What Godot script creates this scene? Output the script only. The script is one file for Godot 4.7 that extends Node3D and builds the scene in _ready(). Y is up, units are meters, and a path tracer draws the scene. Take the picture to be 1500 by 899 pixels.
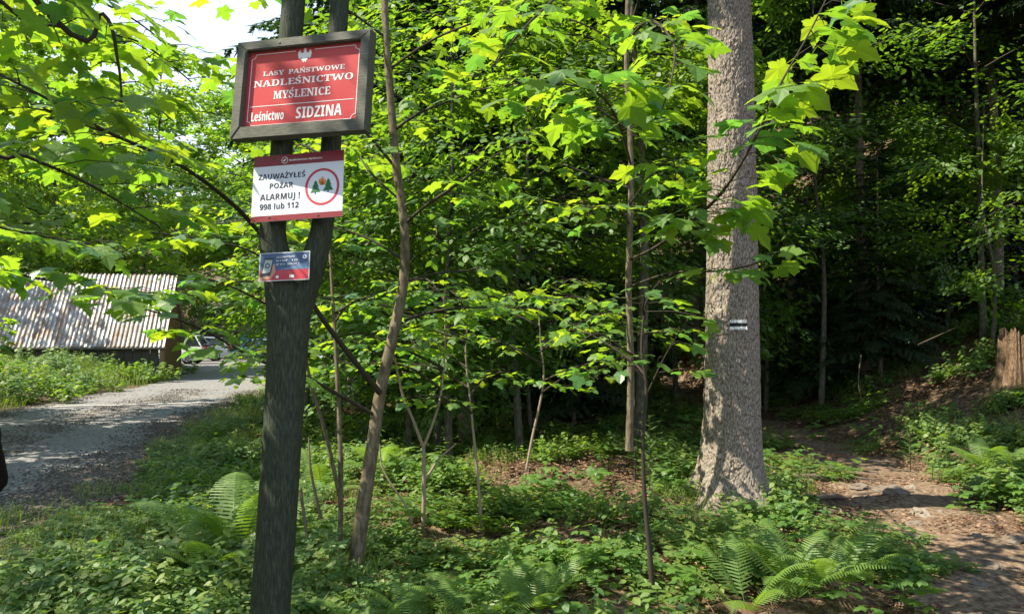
extends Node3D
# Forest edge with a forked-trunk sign post, a gravel road on one side and a footpath on the other.

const FOCAL := 1155.0
const EYE := Vector3(0, 1.6, 0)
var rng := RandomNumberGenerator.new()
var fn := FastNoiseLite.new()
var fine := FastNoiseLite.new()
var cell := FastNoiseLite.new()
var tone := FastNoiseLite.new()
var M := {}
var used := {}
var cam: Camera3D
var leaf_big := []
var leaf_mid := []
var leaf_small := []
var spray := []
var fir_branch := []

# ------------------------------------------------------------------ geometry
class Geo:
	var v := PackedVector3Array()
	var n := PackedVector3Array()
	var i := PackedInt32Array()
	var uv := PackedVector2Array()
	var c := PackedColorArray()
	func tri(a: Vector3, b: Vector3, d: Vector3) -> void:
		var k := v.size()
		v.push_back(a); v.push_back(b); v.push_back(d)
		i.push_back(k); i.push_back(k + 1); i.push_back(k + 2)
	func quad(a: Vector3, b: Vector3, d: Vector3, e: Vector3) -> void:
		tri(a, b, d)
		tri(a, d, e)
	func mesh(mat: Material) -> ArrayMesh:
		var am := ArrayMesh.new()
		var arr := []
		arr.resize(Mesh.ARRAY_MAX)
		arr[Mesh.ARRAY_VERTEX] = v
		arr[Mesh.ARRAY_INDEX] = i
		if n.size() == v.size(): arr[Mesh.ARRAY_NORMAL] = n
		if uv.size() == v.size(): arr[Mesh.ARRAY_TEX_UV] = uv
		if c.size() == v.size(): arr[Mesh.ARRAY_COLOR] = c
		am.add_surface_from_arrays(Mesh.PRIMITIVE_TRIANGLES, arr)
		am.surface_set_material(0, mat)
		return am

func at(px: float, py: float, d: float) -> Vector3:
	var a := atan(43.5 / FOCAL)
	var dir := Vector3(0, sin(a), -cos(a)) + Vector3.RIGHT * ((px - 750.0) / FOCAL) + Vector3(0, cos(a), sin(a)) * ((449.5 - py) / FOCAL)
	return EYE + dir * (d / -dir.z)

func pix(p: Vector3) -> Vector2:
	var a := atan(43.5 / FOCAL)
	var q := p - EYE
	var f := q.dot(Vector3(0, sin(a), -cos(a)))
	if f < 0.2: return Vector2(-9999, -9999)
	return Vector2(750.0 + FOCAL * q.x / f, 449.5 - FOCAL * q.dot(Vector3(0, cos(a), sin(a))) / f)

func inframe(p: Vector3, pad := 40.0) -> bool:
	var q := pix(p)
	return q.x > -pad and q.x < 1500 + pad and q.y > -pad and q.y < 899 + pad

func pts(list: Array) -> Array:
	var out := []
	for p in list: out.append(at(p[0], p[1], p[2]))
	return out

func tube(g: Geo, p: Array, r: Array, sides := 8, bump := 0.0, freq := 6.0) -> void:
	var first := g.v.size()
	var nrm := Vector3.RIGHT
	for k in p.size():
		var t: Vector3 = (p[mini(k + 1, p.size() - 1)] - p[maxi(k - 1, 0)]).normalized()
		if k == 0: nrm = t.cross(Vector3(0.31, 0.2, 0.93)).normalized()
		nrm = (nrm - t * nrm.dot(t)).normalized()
		var w := t.cross(nrm)
		for j in sides + 1:
			var a := TAU * (j % sides) / sides
			var dir := nrm * cos(a) + w * sin(a)
			var rad: float = r[k]
			if bump > 0.0:
				var q: Vector3 = p[k] + dir * rad
				rad *= 1.0 + bump * fn.get_noise_3d(q.x * freq * 10, q.y * freq * 3, q.z * freq * 10)
			g.v.push_back(p[k] + dir * rad)
			g.n.push_back(dir)
			g.uv.push_back(Vector2(float(j) / sides, k))
	for k in p.size() - 1:
		for j in sides:
			var a := first + k * (sides + 1) + j
			var c := a + sides + 1
			g.i.append_array(PackedInt32Array([a, c, a + 1, a + 1, c, c + 1]))

func curve(p: Array, steps: int) -> Array:
	# Catmull-Rom through the points
	var out := []
	for k in p.size() - 1:
		var a: Vector3 = p[maxi(k - 1, 0)]
		var b: Vector3 = p[k]
		var c: Vector3 = p[k + 1]
		var d: Vector3 = p[mini(k + 2, p.size() - 1)]
		for s in steps: out.append(b.cubic_interpolate(c, a, d, float(s) / steps))
	out.append(p[-1])
	return out

func taper(n: int, r0: float, r1: float) -> Array:
	var out := []
	for k in n: out.append(lerpf(r0, r1, pow(float(k) / maxi(1, n - 1), 0.85)))
	return out

func box(g: Geo, a: Vector3, b: Vector3, ch := 0.0) -> void:
	# box from corner a to corner b with chamfered edges along every axis
	var c := (a + b) / 2
	var h := (b - a).abs() / 2
	var o := ch
	for ax in 3:
		for s in [-1.0, 1.0]:
			var u := (ax + 1) % 3
			var w := (ax + 2) % 3
			var q := []
			for e in [[-1, -1], [1, -1], [1, 1], [-1, 1]]:
				var p := Vector3.ZERO
				p[ax] = h[ax] * s
				p[u] = (h[u] - o) * e[0] * s
				p[w] = (h[w] - o) * e[1]
				q.append(c + p)
			g.quad(q[0], q[3], q[2], q[1])
	if o > 0.0:
		for ax in 3:
			var u := (ax + 1) % 3
			var w := (ax + 2) % 3
			for su in [-1.0, 1.0]:
				for sw in [-1.0, 1.0]:
					var q := []
					for e in [[-1, 0], [1, 0], [1, 1], [-1, 1]]:
						var p := Vector3.ZERO
						p[ax] = (h[ax] - o) * e[0]
						p[u] = (h[u] - (o if e[1] else 0.0)) * su
						p[w] = (h[w] - (0.0 if e[1] else o)) * sw
						q.append(c + p)
					if su * sw > 0: g.quad(q[0], q[3], q[2], q[1])
					else: g.quad(q[0], q[1], q[2], q[3])
		for sx in [-1.0, 1.0]:
			for sy in [-1.0, 1.0]:
				for sz in [-1.0, 1.0]:
					var s := Vector3(sx, sy, sz)
					g.tri(c + Vector3(h.x, h.y - o, h.z - o) * s, c + Vector3(h.x - o, h.y, h.z - o) * s, c + Vector3(h.x - o, h.y - o, h.z) * s)

func plate(g: Geo, poly: PackedVector2Array, z0: float, z1: float) -> void:
	# flat polygon given depth
	var t := Geometry2D.triangulate_polygon(poly)
	for k in range(0, t.size(), 3):
		var a := poly[t[k]]; var b := poly[t[k + 1]]; var c := poly[t[k + 2]]
		if (b - a).cross(c - a) > 0.0:
			var w := b; b = c; c = w
		g.tri(Vector3(a.x, a.y, z1), Vector3(b.x, b.y, z1), Vector3(c.x, c.y, z1))
		g.tri(Vector3(a.x, a.y, z0), Vector3(c.x, c.y, z0), Vector3(b.x, b.y, z0))
	var cw := Geometry2D.is_polygon_clockwise(poly)
	for k in poly.size():
		var a := poly[k]; var b := poly[(k + 1) % poly.size()]
		if cw:
			var w := a; a = b; b = w
		g.quad(Vector3(a.x, a.y, z0), Vector3(a.x, a.y, z1), Vector3(b.x, b.y, z1), Vector3(b.x, b.y, z0))

# ------------------------------------------------------------------ nodes
func numbered(called: String) -> String:
	var k: int = used.get(called, 0)
	used[called] = k + 1
	return called if k == 0 else "%s_%03d" % [called, k]

func thing(called: String, label: String, category: String, where := Vector3.ZERO, group := "") -> Node3D:
	var o := Node3D.new()
	o.name = numbered(called)
	add_child(o)
	o.position = where
	tag(o, label, category, group)
	return o

func tag(o: Node3D, label: String, category: String, group := "", kind := "") -> void:
	if label: o.set_meta("label", label)
	if category: o.set_meta("category", category)
	if group: o.set_meta("group", group)
	if kind: o.set_meta("kind", kind)

func part(called: String, m: Mesh, parent: Node3D, xf := Transform3D.IDENTITY) -> MeshInstance3D:
	var o := MeshInstance3D.new()
	o.name = called if parent != self else numbered(called)
	o.mesh = m
	o.transform = xf
	parent.add_child(o, true)
	return o

func scatter(called: String, m: Mesh, list: Array, parent: Node3D) -> MultiMeshInstance3D:
	var mm := MultiMesh.new()
	mm.transform_format = MultiMesh.TRANSFORM_3D
	mm.mesh = m
	mm.instance_count = list.size()
	for k in list.size(): mm.set_instance_transform(k, list[k])
	var o := MultiMeshInstance3D.new()
	o.name = called if parent != self else numbered(called)
	o.multimesh = mm
	o.set_meta("kind", "stuff")
	parent.add_child(o, true)
	return o

func bake(sources: Array, lists: Array) -> ArrayMesh:
	# many copies of small shapes joined into one mesh, one surface for each material
	var am := ArrayMesh.new()
	for k in sources.size():
		if lists[k].is_empty(): continue
		var src: PackedVector3Array = sources[k].surface_get_arrays(0)[Mesh.ARRAY_VERTEX]
		var v := PackedVector3Array()
		for xf in lists[k]: v.append_array(xf * src)
		var arr := []
		arr.resize(Mesh.ARRAY_MAX)
		arr[Mesh.ARRAY_VERTEX] = v
		am.add_surface_from_arrays(Mesh.PRIMITIVE_TRIANGLES, arr)
		am.surface_set_material(am.get_surface_count() - 1, sources[k].surface_get_material(0))
	return am

func mass(called: String, m: Mesh, parent: Node3D) -> MeshInstance3D:
	var o := part(called, m, parent)
	o.set_meta("kind", "stuff")
	return o

# ------------------------------------------------------------------ materials
func srgb(r: float, g: float, b: float) -> Color:
	return Color(r, g, b).linear_to_srgb()

func mat(called: String, col: Color, rough := 0.8, spec := 0.5, metal := 0.0) -> StandardMaterial3D:
	var m := StandardMaterial3D.new()
	m.albedo_color = col.linear_to_srgb()
	m.roughness = rough
	m.metallic_specular = spec
	m.metallic = metal
	m.cull_mode = BaseMaterial3D.CULL_DISABLED
	M[called] = m
	return m

func leaf_mat(called: String, col: Color, through: Color, share: float, rough := 0.55) -> StandardMaterial3D:
	var m := mat(called, col, rough, 0.5)
	m.backlight_enabled = true
	m.backlight = (through * share * 2.0).linear_to_srgb()
	return m

func noise_tex(freq: float, ramp: Array, size := 512, seed := 1, kind := FastNoiseLite.TYPE_SIMPLEX_SMOOTH, octaves := 5) -> NoiseTexture2D:
	var f := FastNoiseLite.new()
	f.noise_type = kind
	f.seed = seed
	f.frequency = freq
	f.fractal_octaves = octaves
	f.fractal_gain = 0.62
	var t := NoiseTexture2D.new()
	t.width = size; t.height = size
	t.seamless = true
	t.noise = f
	if ramp.size():
		var g := Gradient.new()
		var off := PackedFloat32Array(); var cols := PackedColorArray()
		for r in ramp:
			off.push_back(r[0]); cols.push_back(Color(r[1], r[2], r[3]).linear_to_srgb())
		g.offsets = off; g.colors = cols
		t.color_ramp = g
	return t

func ground_mat(called: String, freq: float, ramp: Array, scale: float, bump: float, rough := 0.9, seed := 3) -> StandardMaterial3D:
	var m := mat(called, Color(1, 1, 1), rough, 0.3)
	m.albedo_texture = noise_tex(freq, ramp, 1024, seed)
	m.uv1_triplanar = true
	m.uv1_world_triplanar = true
	m.uv1_scale = Vector3.ONE * scale
	m.heightmap_enabled = true
	m.heightmap_scale = bump
	m.heightmap_texture = noise_tex(freq * 2.0, [], 1024, seed + 7)
	return m

func make_materials() -> void:
	# leaves: real reflectance, and the colour that passes through the blade
	leaf_mat("maple_a", Color(0.060, 0.125, 0.020), Color(0.62, 1.0, 0.04), 0.28)
	leaf_mat("maple_b", Color(0.050, 0.110, 0.022), Color(0.54, 1.0, 0.05), 0.25)
	leaf_mat("maple_c", Color(0.075, 0.140, 0.022), Color(0.72, 1.0, 0.035), 0.31)
	leaf_mat("maple_d", Color(0.045, 0.105, 0.035), Color(0.42, 1.0, 0.10), 0.20, 0.35)
	leaf_mat("beech_a", Color(0.050, 0.105, 0.020), Color(0.60, 1.0, 0.04), 0.22)
	leaf_mat("beech_b", Color(0.040, 0.085, 0.020), Color(0.50, 1.0, 0.05), 0.17)
	leaf_mat("herb_a", Color(0.075, 0.130, 0.026), Color(0.58, 1.0, 0.05), 0.17)
	leaf_mat("herb_b", Color(0.050, 0.105, 0.026), Color(0.50, 1.0, 0.06), 0.14)
	leaf_mat("herb_c", Color(0.100, 0.145, 0.032), Color(0.68, 1.0, 0.05), 0.18)
	leaf_mat("fern", Color(0.085, 0.150, 0.030), Color(0.60, 1.0, 0.05), 0.20)
	leaf_mat("grass", Color(0.105, 0.155, 0.035), Color(0.65, 1.0, 0.06), 0.16)
	leaf_mat("needle", Color(0.022, 0.045, 0.018), Color(0.40, 1.0, 0.10), 0.03, 0.6)
	leaf_mat("needle_young", Color(0.085, 0.140, 0.040), Color(0.55, 1.0, 0.10), 0.08, 0.6)
	mat("litter_a", Color(0.17, 0.10, 0.058), 0.85, 0.3)
	mat("litter_b", Color(0.235, 0.155, 0.098), 0.85, 0.3)
	mat("litter_c", Color(0.13, 0.075, 0.045), 0.85, 0.3)
	mat("twig", Color(0.11, 0.085, 0.062), 0.85, 0.3)
	mat("twig_dark", Color(0.045, 0.037, 0.028), 0.85, 0.3)
	mat("twig_pale", Color(0.26, 0.21, 0.155), 0.85, 0.3)
	var b := mat("sapling_bark", Color(1, 1, 1), 0.85, 0.3)
	b.albedo_texture = noise_tex(0.02, [[0.25, 0.07, 0.058, 0.036], [0.5, 0.13, 0.105, 0.068], [0.75, 0.20, 0.165, 0.115]], 512, 5)
	b.uv1_triplanar = true; b.uv1_world_triplanar = true; b.uv1_scale = Vector3(3, 0.8, 3)
	b = mat("pole_bark", Color(1, 1, 1), 0.85, 0.3)
	b.albedo_texture = noise_tex(0.02, [[0.25, 0.055, 0.055, 0.038], [0.5, 0.10, 0.095, 0.065], [0.75, 0.165, 0.155, 0.115]], 512, 15)
	b.uv1_triplanar = true; b.uv1_world_triplanar = true; b.uv1_scale = Vector3(2.5, 0.7, 2.5)
	b = mat("spruce_bark", Color(1, 1, 1), 0.9, 0.25)
	b.albedo_texture = noise_tex(0.035, [[0.25, 0.085, 0.066, 0.049], [0.42, 0.165, 0.138, 0.108], [0.56, 0.265, 0.23, 0.188], [0.75, 0.41, 0.365, 0.31]], 1024, 9)
	b.uv1_triplanar = true; b.uv1_world_triplanar = true; b.uv1_scale = Vector3(1.7, 0.55, 1.7)
	b.heightmap_enabled = true; b.heightmap_scale = 0.5
	b.heightmap_texture = noise_tex(0.09, [], 1024, 10)
	b = mat("far_bark", Color(1, 1, 1), 0.9, 0.25)
	b.albedo_texture = noise_tex(0.03, [[0.22, 0.085, 0.062, 0.046], [0.40, 0.17, 0.135, 0.105], [0.55, 0.24, 0.20, 0.165], [0.78, 0.34, 0.295, 0.255]], 512, 19)
	b.uv1_triplanar = true; b.uv1_world_triplanar = true; b.uv1_scale = Vector3(2, 0.6, 2)
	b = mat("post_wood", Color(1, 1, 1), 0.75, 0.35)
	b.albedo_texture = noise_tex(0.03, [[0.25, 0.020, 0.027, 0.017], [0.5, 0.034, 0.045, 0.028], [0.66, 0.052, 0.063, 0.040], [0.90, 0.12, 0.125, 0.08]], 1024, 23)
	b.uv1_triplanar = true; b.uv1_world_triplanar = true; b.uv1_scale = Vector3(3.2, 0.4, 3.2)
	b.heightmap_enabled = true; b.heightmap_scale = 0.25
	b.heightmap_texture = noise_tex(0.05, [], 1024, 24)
	b = mat("frame_wood", Color(1, 1, 1), 0.6, 0.4)
	b.albedo_texture = noise_tex(0.03, [[0.2, 0.045, 0.048, 0.036], [0.5, 0.075, 0.080, 0.060], [0.8, 0.105, 0.108, 0.085]], 512, 33)
	b.uv1_triplanar = true; b.uv1_scale = Vector3(1.2, 9, 9)
	ground_mat("soil", 0.012, [[0.2, 0.030, 0.020, 0.013], [0.4, 0.075, 0.050, 0.030], [0.55, 0.13, 0.088, 0.055], [0.7, 0.20, 0.14, 0.090], [0.85, 0.27, 0.20, 0.14]], 0.9, 2.0)
	ground_mat("path_soil", 0.016, [[0.2, 0.075, 0.048, 0.034], [0.45, 0.145, 0.102, 0.068], [0.65, 0.21, 0.155, 0.105], [0.85, 0.285, 0.22, 0.155]], 0.8, 1.0, 0.9, 41)
	ground_mat("road_gravel", 0.022, [[0.2, 0.11, 0.11, 0.113], [0.42, 0.17, 0.168, 0.17], [0.62, 0.215, 0.212, 0.21], [0.85, 0.30, 0.295, 0.285]], 0.4, 0.8, 0.7, 51)
	mat("stone", Color(0.145, 0.122, 0.098), 0.95, 0.2)
	mat("stone_dark", Color(0.10, 0.09, 0.08), 0.9, 0.3)
	mat("stone_pale", Color(0.20, 0.172, 0.14), 0.95, 0.2)

# ------------------------------------------------------------------ ground
func table(x: float, t: Array) -> float:
	if x <= t[0][0]: return t[0][1]
	for k in t.size() - 1:
		if x < t[k + 1][0]: return lerpf(t[k][1], t[k + 1][1], smoothstep(0.0, 1.0, (x - t[k][0]) / (t[k + 1][0] - t[k][0])) * 0.35 + 0.65 * (x - t[k][0]) / (t[k + 1][0] - t[k][0]))
	return t[-1][1]

func road_near(d: float) -> float: return table(d, [[-12, -1.6], [0, -2.95], [6, -4.1], [19, -6.4], [30, -8.0], [48, -10.5], [70, -12]])
func road_far(d: float) -> float: return table(d, [[-12, -7.0], [0, -8.4], [10, -9.7], [16.5, -10.8], [24, -11.7], [34, -14], [40, -22], [46, -34], [70, -38]])
func path_mid(d: float) -> float: return table(d, [[-5, 0.4], [0, 1.6], [4.5, 3.0], [7, 3.75], [9.5, 4.25], [12, 4.45], [17, 4.5], [26, 4.75], [34, 6.5], [50, 9]])
func path_half(d: float) -> float: return table(d, [[0, 0.58], [6, 0.62], [9, 0.68], [13, 0.62], [30, 0.5]])

func road_mask(x: float, d: float) -> float:
	return smoothstep(road_near(d) + 0.9, road_near(d) - 0.1, x) * smoothstep(road_far(d) - 0.9, road_far(d) + 0.1, x)

func height(x: float, z: float) -> float:
	var d := -z
	var pm := path_mid(d)
	var off := x - pm
	var onpath := 1.0 - smoothstep(path_half(d) * 0.8, path_half(d) + 0.7, absf(off))
	var road := road_mask(x, d)
	var y := 0.0
	# bank and hillside on the far side of the path
	var rx := off - path_half(d) - 0.15
	if rx > 0.0: y += 0.52 * rx * rx / (rx + 1.1) * smoothstep(2.0, 9.0, d)
	# hill behind, away from the road
	var away := smoothstep(road_near(d) + 1.5, road_near(d) + 9.0, x)
	var back := maxf(0.0, d - 19.0)
	y += away * 0.42 * back * back / (back + 9.0) * lerpf(1.0, 0.25, onpath * smoothstep(34.0, 22.0, d))
	# low mound before a dip in the middle of the wood edge
	y += 0.16 * exp(-(pow((x - 1.0) / 2.2, 2) + pow((d - 8.9) / 1.3, 2)))
	y -= 0.38 * exp(-(pow((x + 0.5) / 2.6, 2) + pow((d - 13.0) / 2.6, 2)))
	# far side of the road
	y += 0.45 * smoothstep(road_far(d) - 0.2, road_far(d) - 2.6, x)
	var far := maxf(0.0, d - 62.0)
	y += 0.36 * far * far / (far + 14.0) * (1.0 - away)
	var side := maxf(0.0, road_far(d) - 10.0 - x)
	y += 0.12 * side
	var rough := (1.0 - road) * lerpf(1.0, 0.35, onpath)
	y += rough * (0.13 * fn.get_noise_2d(x * 6.0, z * 6.0) + 0.05 * fn.get_noise_2d(x * 26.0 + 50, z * 26.0))
	y += road * 0.018 * fn.get_noise_2d(x * 18.0, z * 18.0)
	y -= onpath * 0.05
	return y

func on_ground(px: float, d: float, lift := 0.0) -> Vector3:
	var x := (px - 750.0) / FOCAL * d
	return Vector3(x, height(x, -d) + lift, -d)

func spaced(a: float, b: float, fine_lo: float, fine_hi: float, step: float, grow: float) -> Array:
	var out := []
	var x := fine_lo
	while x < fine_hi: out.append(x); x += step
	var s := step
	while x < b: out.append(x); s *= grow; x += s
	out.append(b)
	x = fine_lo; s = step
	while x > a: s *= grow; x -= s; out.push_front(maxf(x, a))
	return out

func sheet(xs: Array, zs: Array, lift: float) -> Geo:
	var g := Geo.new()
	for z in zs:
		for x in xs:
			var y := height(x, z)
			g.v.push_back(Vector3(x, y + lift, z))
			var e := 0.08
			g.n.push_back(Vector3(y - height(x + e, z), e, y - height(x, z + e)).normalized())
	for k in zs.size() - 1:
		for j in xs.size() - 1:
			var a := k * xs.size() + j
			var c := a + xs.size()
			g.i.append_array(PackedInt32Array([a, a + 1, c, a + 1, c + 1, c]))
	return g

func ribbon(d0: float, d1: float, left: Callable, right: Callable, across: int, lift: float, ragged: float) -> Geo:
	var g := Geo.new()
	var d := d0
	var rows := 0
	while d < d1:
		var a: float = left.call(d) + ragged * fn.get_noise_2d(d * 40.0, 7.0)
		var b: float = right.call(d) + ragged * fn.get_noise_2d(d * 40.0, 90.0)
		for j in across + 1:
			var x := lerpf(a, b, float(j) / across)
			var y := height(x, -d)
			var edge := 1.0 if j > 0 and j < across else -0.6
			g.v.push_back(Vector3(x, y + lift * edge, -d))
			var e := 0.08
			g.n.push_back(Vector3(y - height(x + e, -d), e, y - height(x, -d + e)).normalized())
		rows += 1
		d += 0.14 if d < 14 else 0.5
	for k in rows - 1:
		for j in across:
			var p := k * (across + 1) + j
			var q := p + across + 1
			g.i.append_array(PackedInt32Array([p, q, p + 1, p + 1, q, q + 1]))
	return g

func build_ground() -> void:
	var zs := spaced(-135.0, 14.0, -14.5, -1.5, 0.14, 1.06)
	var xs := spaced(-90.0, 80.0, -7.0, 8.5, 0.14, 1.06)
	var o := part("ground", sheet(xs, zs, 0.0).mesh(M.soil), self)
	tag(o, "brown forest floor of soil and leaf litter", "ground", "", "structure")
	o = part("road", ribbon(-10.0, 68.0, road_far, road_near, 44, 0.03, 0.35).mesh(M.road_gravel), self)
	tag(o, "grey gravel road leading to the parked cars", "road", "", "structure")
	o = part("footpath", ribbon(-3.0, 40.0, func(q): return path_mid(q) - path_half(q), func(q): return path_mid(q) + path_half(q), 14, 0.03, 0.5).mesh(M.path_soil), self)
	tag(o, "trodden earth footpath climbing past the big spruce", "path", "", "structure")

# ------------------------------------------------------------------ leaf shapes
const MAPLE := [[0.0, 0.0], [0.13, -0.09], [0.30, -0.12], [0.37, -0.02], [0.32, 0.07], [0.42, 0.12], [0.33, 0.18], [0.50, 0.27], [0.63, 0.43], [0.47, 0.46], [0.41, 0.53], [0.25, 0.53], [0.31, 0.70], [0.19, 0.80], [0.0, 1.03]]
const MAPLE_LOW := [[0.0, 0.0], [0.32, -0.10], [0.36, 0.10], [0.60, 0.42], [0.26, 0.52], [0.26, 0.76], [0.0, 1.0]]
const OVAL := [[0.0, 0.0], [0.26, 0.25], [0.30, 0.50], [0.16, 0.80], [0.0, 1.0]]

func add_leaf(g: Geo, shape: Array, xf: Transform3D, fold := 0.16, droop := 0.22, width := 1.0) -> void:
	var mid := []
	var f := func(x: float, y: float) -> Vector3:
		return xf * Vector3(x * width, -absf(x) * absf(x) * fold * 2.2 + absf(x) * fold * 0.4 - droop * y * y, y)
	for s in [-1.0, 1.0]:
		var c: Vector3 = f.call(0.0, 0.30)
		for k in shape.size() - 1:
			var a: Vector3 = f.call(shape[k][0] * s, shape[k][1])
			var b: Vector3 = f.call(shape[k + 1][0] * s, shape[k + 1][1])
			if s > 0: g.tri(c, a, b)
			else: g.tri(c, b, a)

func turned(dir: Vector3, up: Vector3, where: Vector3, s: float) -> Transform3D:
	var z := dir.normalized()
	var x := up.cross(z)
	if x.length() < 0.01: x = Vector3.RIGHT
	x = x.normalized()
	return Transform3D(Basis(x * s, z.cross(x) * s, z * s), where)

func flat_dir(a: float) -> Vector3: return Vector3(cos(a), 0, sin(a))

func jitter(s: float) -> Vector3: return Vector3(rng.randf_range(-s, s), rng.randf_range(-s, s), rng.randf_range(-s, s))

func make_leaves() -> void:
	for k in 6:
		var g := Geo.new()
		add_leaf(g, MAPLE, Transform3D.IDENTITY, [0.10, 0.32, 0.16, 0.42, 0.06, 0.24][k], [0.10, 0.42, 0.30, 0.15, 0.52, 0.06][k], [1.0, 0.93, 1.05, 0.98, 1.08, 0.9][k])
		# leaf stalk
		g.quad(Vector3(-0.012, 0, 0.02), Vector3(0.012, 0, 0.02), Vector3(0.012, 0.06, -0.55), Vector3(-0.012, 0.06, -0.55))
		leaf_big.append(g.mesh(M[["maple_a", "maple_b", "maple_c", "maple_d", "maple_a", "maple_b"][k]]))
	for k in 4:
		var g := Geo.new()
		add_leaf(g, MAPLE_LOW, Transform3D.IDENTITY, [0.12, 0.24, 0.18, 0.1][k], [0.12, 0.28, 0.2, 0.3][k])
		g.quad(Vector3(-0.014, 0, 0.02), Vector3(0.014, 0, 0.02), Vector3(0.014, 0.05, -0.5), Vector3(-0.014, 0.05, -0.5))
		leaf_mid.append(g.mesh(M[["maple_a", "maple_b", "maple_c", "maple_d"][k]]))
	# flat sprays of foliage for trees farther away: about 0.9 m of twig with its leaves
	for k in 6:
		var g := Geo.new()
		var maple: bool = k < 3
		for j in 30:
			var t := rng.randf()
			var p := Vector3(rng.randf_range(-0.42, 0.42) * (1.15 - t), rng.randf_range(-0.07, 0.07) - 0.12 * t * t, (t - 0.3) * 1.0)
			var dir := Vector3(p.x * 1.6 + rng.randf_range(-0.5, 0.5), rng.randf_range(-0.25, 0.1), 0.6 + rng.randf_range(-0.4, 0.3))
			var up := Vector3(rng.randf_range(-0.4, 0.4), 1, rng.randf_range(-0.4, 0.4))
			add_leaf(g, MAPLE_LOW if maple else OVAL, turned(dir, up, p, rng.randf_range(0.10, 0.17) if maple else rng.randf_range(0.08, 0.12)), 0.2, 0.2)
		spray.append(g.mesh(M[["maple_a", "maple_b", "maple_c", "beech_a", "beech_b", "beech_a"][k]]))
	# spruce branches: a drooping spine with side twigs set with needles
	for k in 3:
		var g := Geo.new()
		var n := 13
		for j in n:
			var t := (j + 0.5) / n
			var p := Vector3(rng.randf_range(-0.03, 0.03), 0.10 * t - 0.35 * t * t, t * 1.9)
			for s in [-1.0, 1.0]:
				var ln := (0.75 * (1.0 - t) + 0.14) * rng.randf_range(0.55, 1.15)
				var dir := Vector3(s * 0.85, -0.28 + rng.randf_range(-0.25, 0.15), 0.62 + rng.randf_range(-0.25, 0.25)).normalized()
				var side: Vector3 = Vector3(-dir.z, 0.0, dir.x) * s
				var segs := 3 + int(ln * 3.0)
				for m in segs:
					var q := p + dir * ln * (float(m) / segs)
					var q2 := p + dir * ln * ((m + 1.2) / segs)
					# needles to both sides as narrow ragged blades
					for w in [-1.0, 1.0]:
						g.tri(q, q2, q + (side * w + dir * 0.9) * rng.randf_range(0.05, 0.085) + Vector3(0, rng.randf_range(-0.03, 0.01), 0))
						g.tri(q.lerp(q2, 0.5), q2, q.lerp(q2, 0.5) + (side * w + dir * 0.8) * rng.randf_range(0.045, 0.075) + Vector3(0, rng.randf_range(-0.03, 0.01), 0))
					# a hanging side shoot
					var hq := q + Vector3(rng.randf_range(-0.06, 0.06), -rng.randf_range(0.06, 0.2), rng.randf_range(-0.03, 0.12))
					g.tri(q - Vector3(0.018, 0, 0.012), q + Vector3(0.018, 0, 0.012), hq)
			g.tri(p + Vector3(-0.05, 0.01, -0.04), p + Vector3(0.05, 0.01, -0.04), p + Vector3(0, -0.02, 0.2))
		fir_branch.append(g.mesh(M.needle))

# ------------------------------------------------------------------ broadleaved saplings
# leaves: list of [transform, size rank]; the ones that show largest become parts of their own, the rest one mass
func put_leaves(root: Node3D, list: Array, most: int, big: bool) -> void:
	var seen := []
	var rest := []
	for xf in list:
		if inframe(xf.origin, 30.0): seen.append(xf)
		else: rest.append(xf)
	seen.sort_custom(func(a, b): return a.basis.x.length() / -a.origin.z > b.basis.x.length() / -b.origin.z)
	var set := leaf_big if big else leaf_mid
	var inv := Transform3D(Basis.IDENTITY, -root.position)
	for k in seen.size():
		if k < most:
			part("leaf", set[rng.randi() % set.size()], root, inv * seen[k])
		else: rest.append(seen[k])
	var bins := [[], [], []]
	for k in rest.size(): bins[k % 3].append(inv * rest[k])
	if rest.size(): mass("foliage", bake(leaf_mid.slice(0, 3), bins), root)

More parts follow.
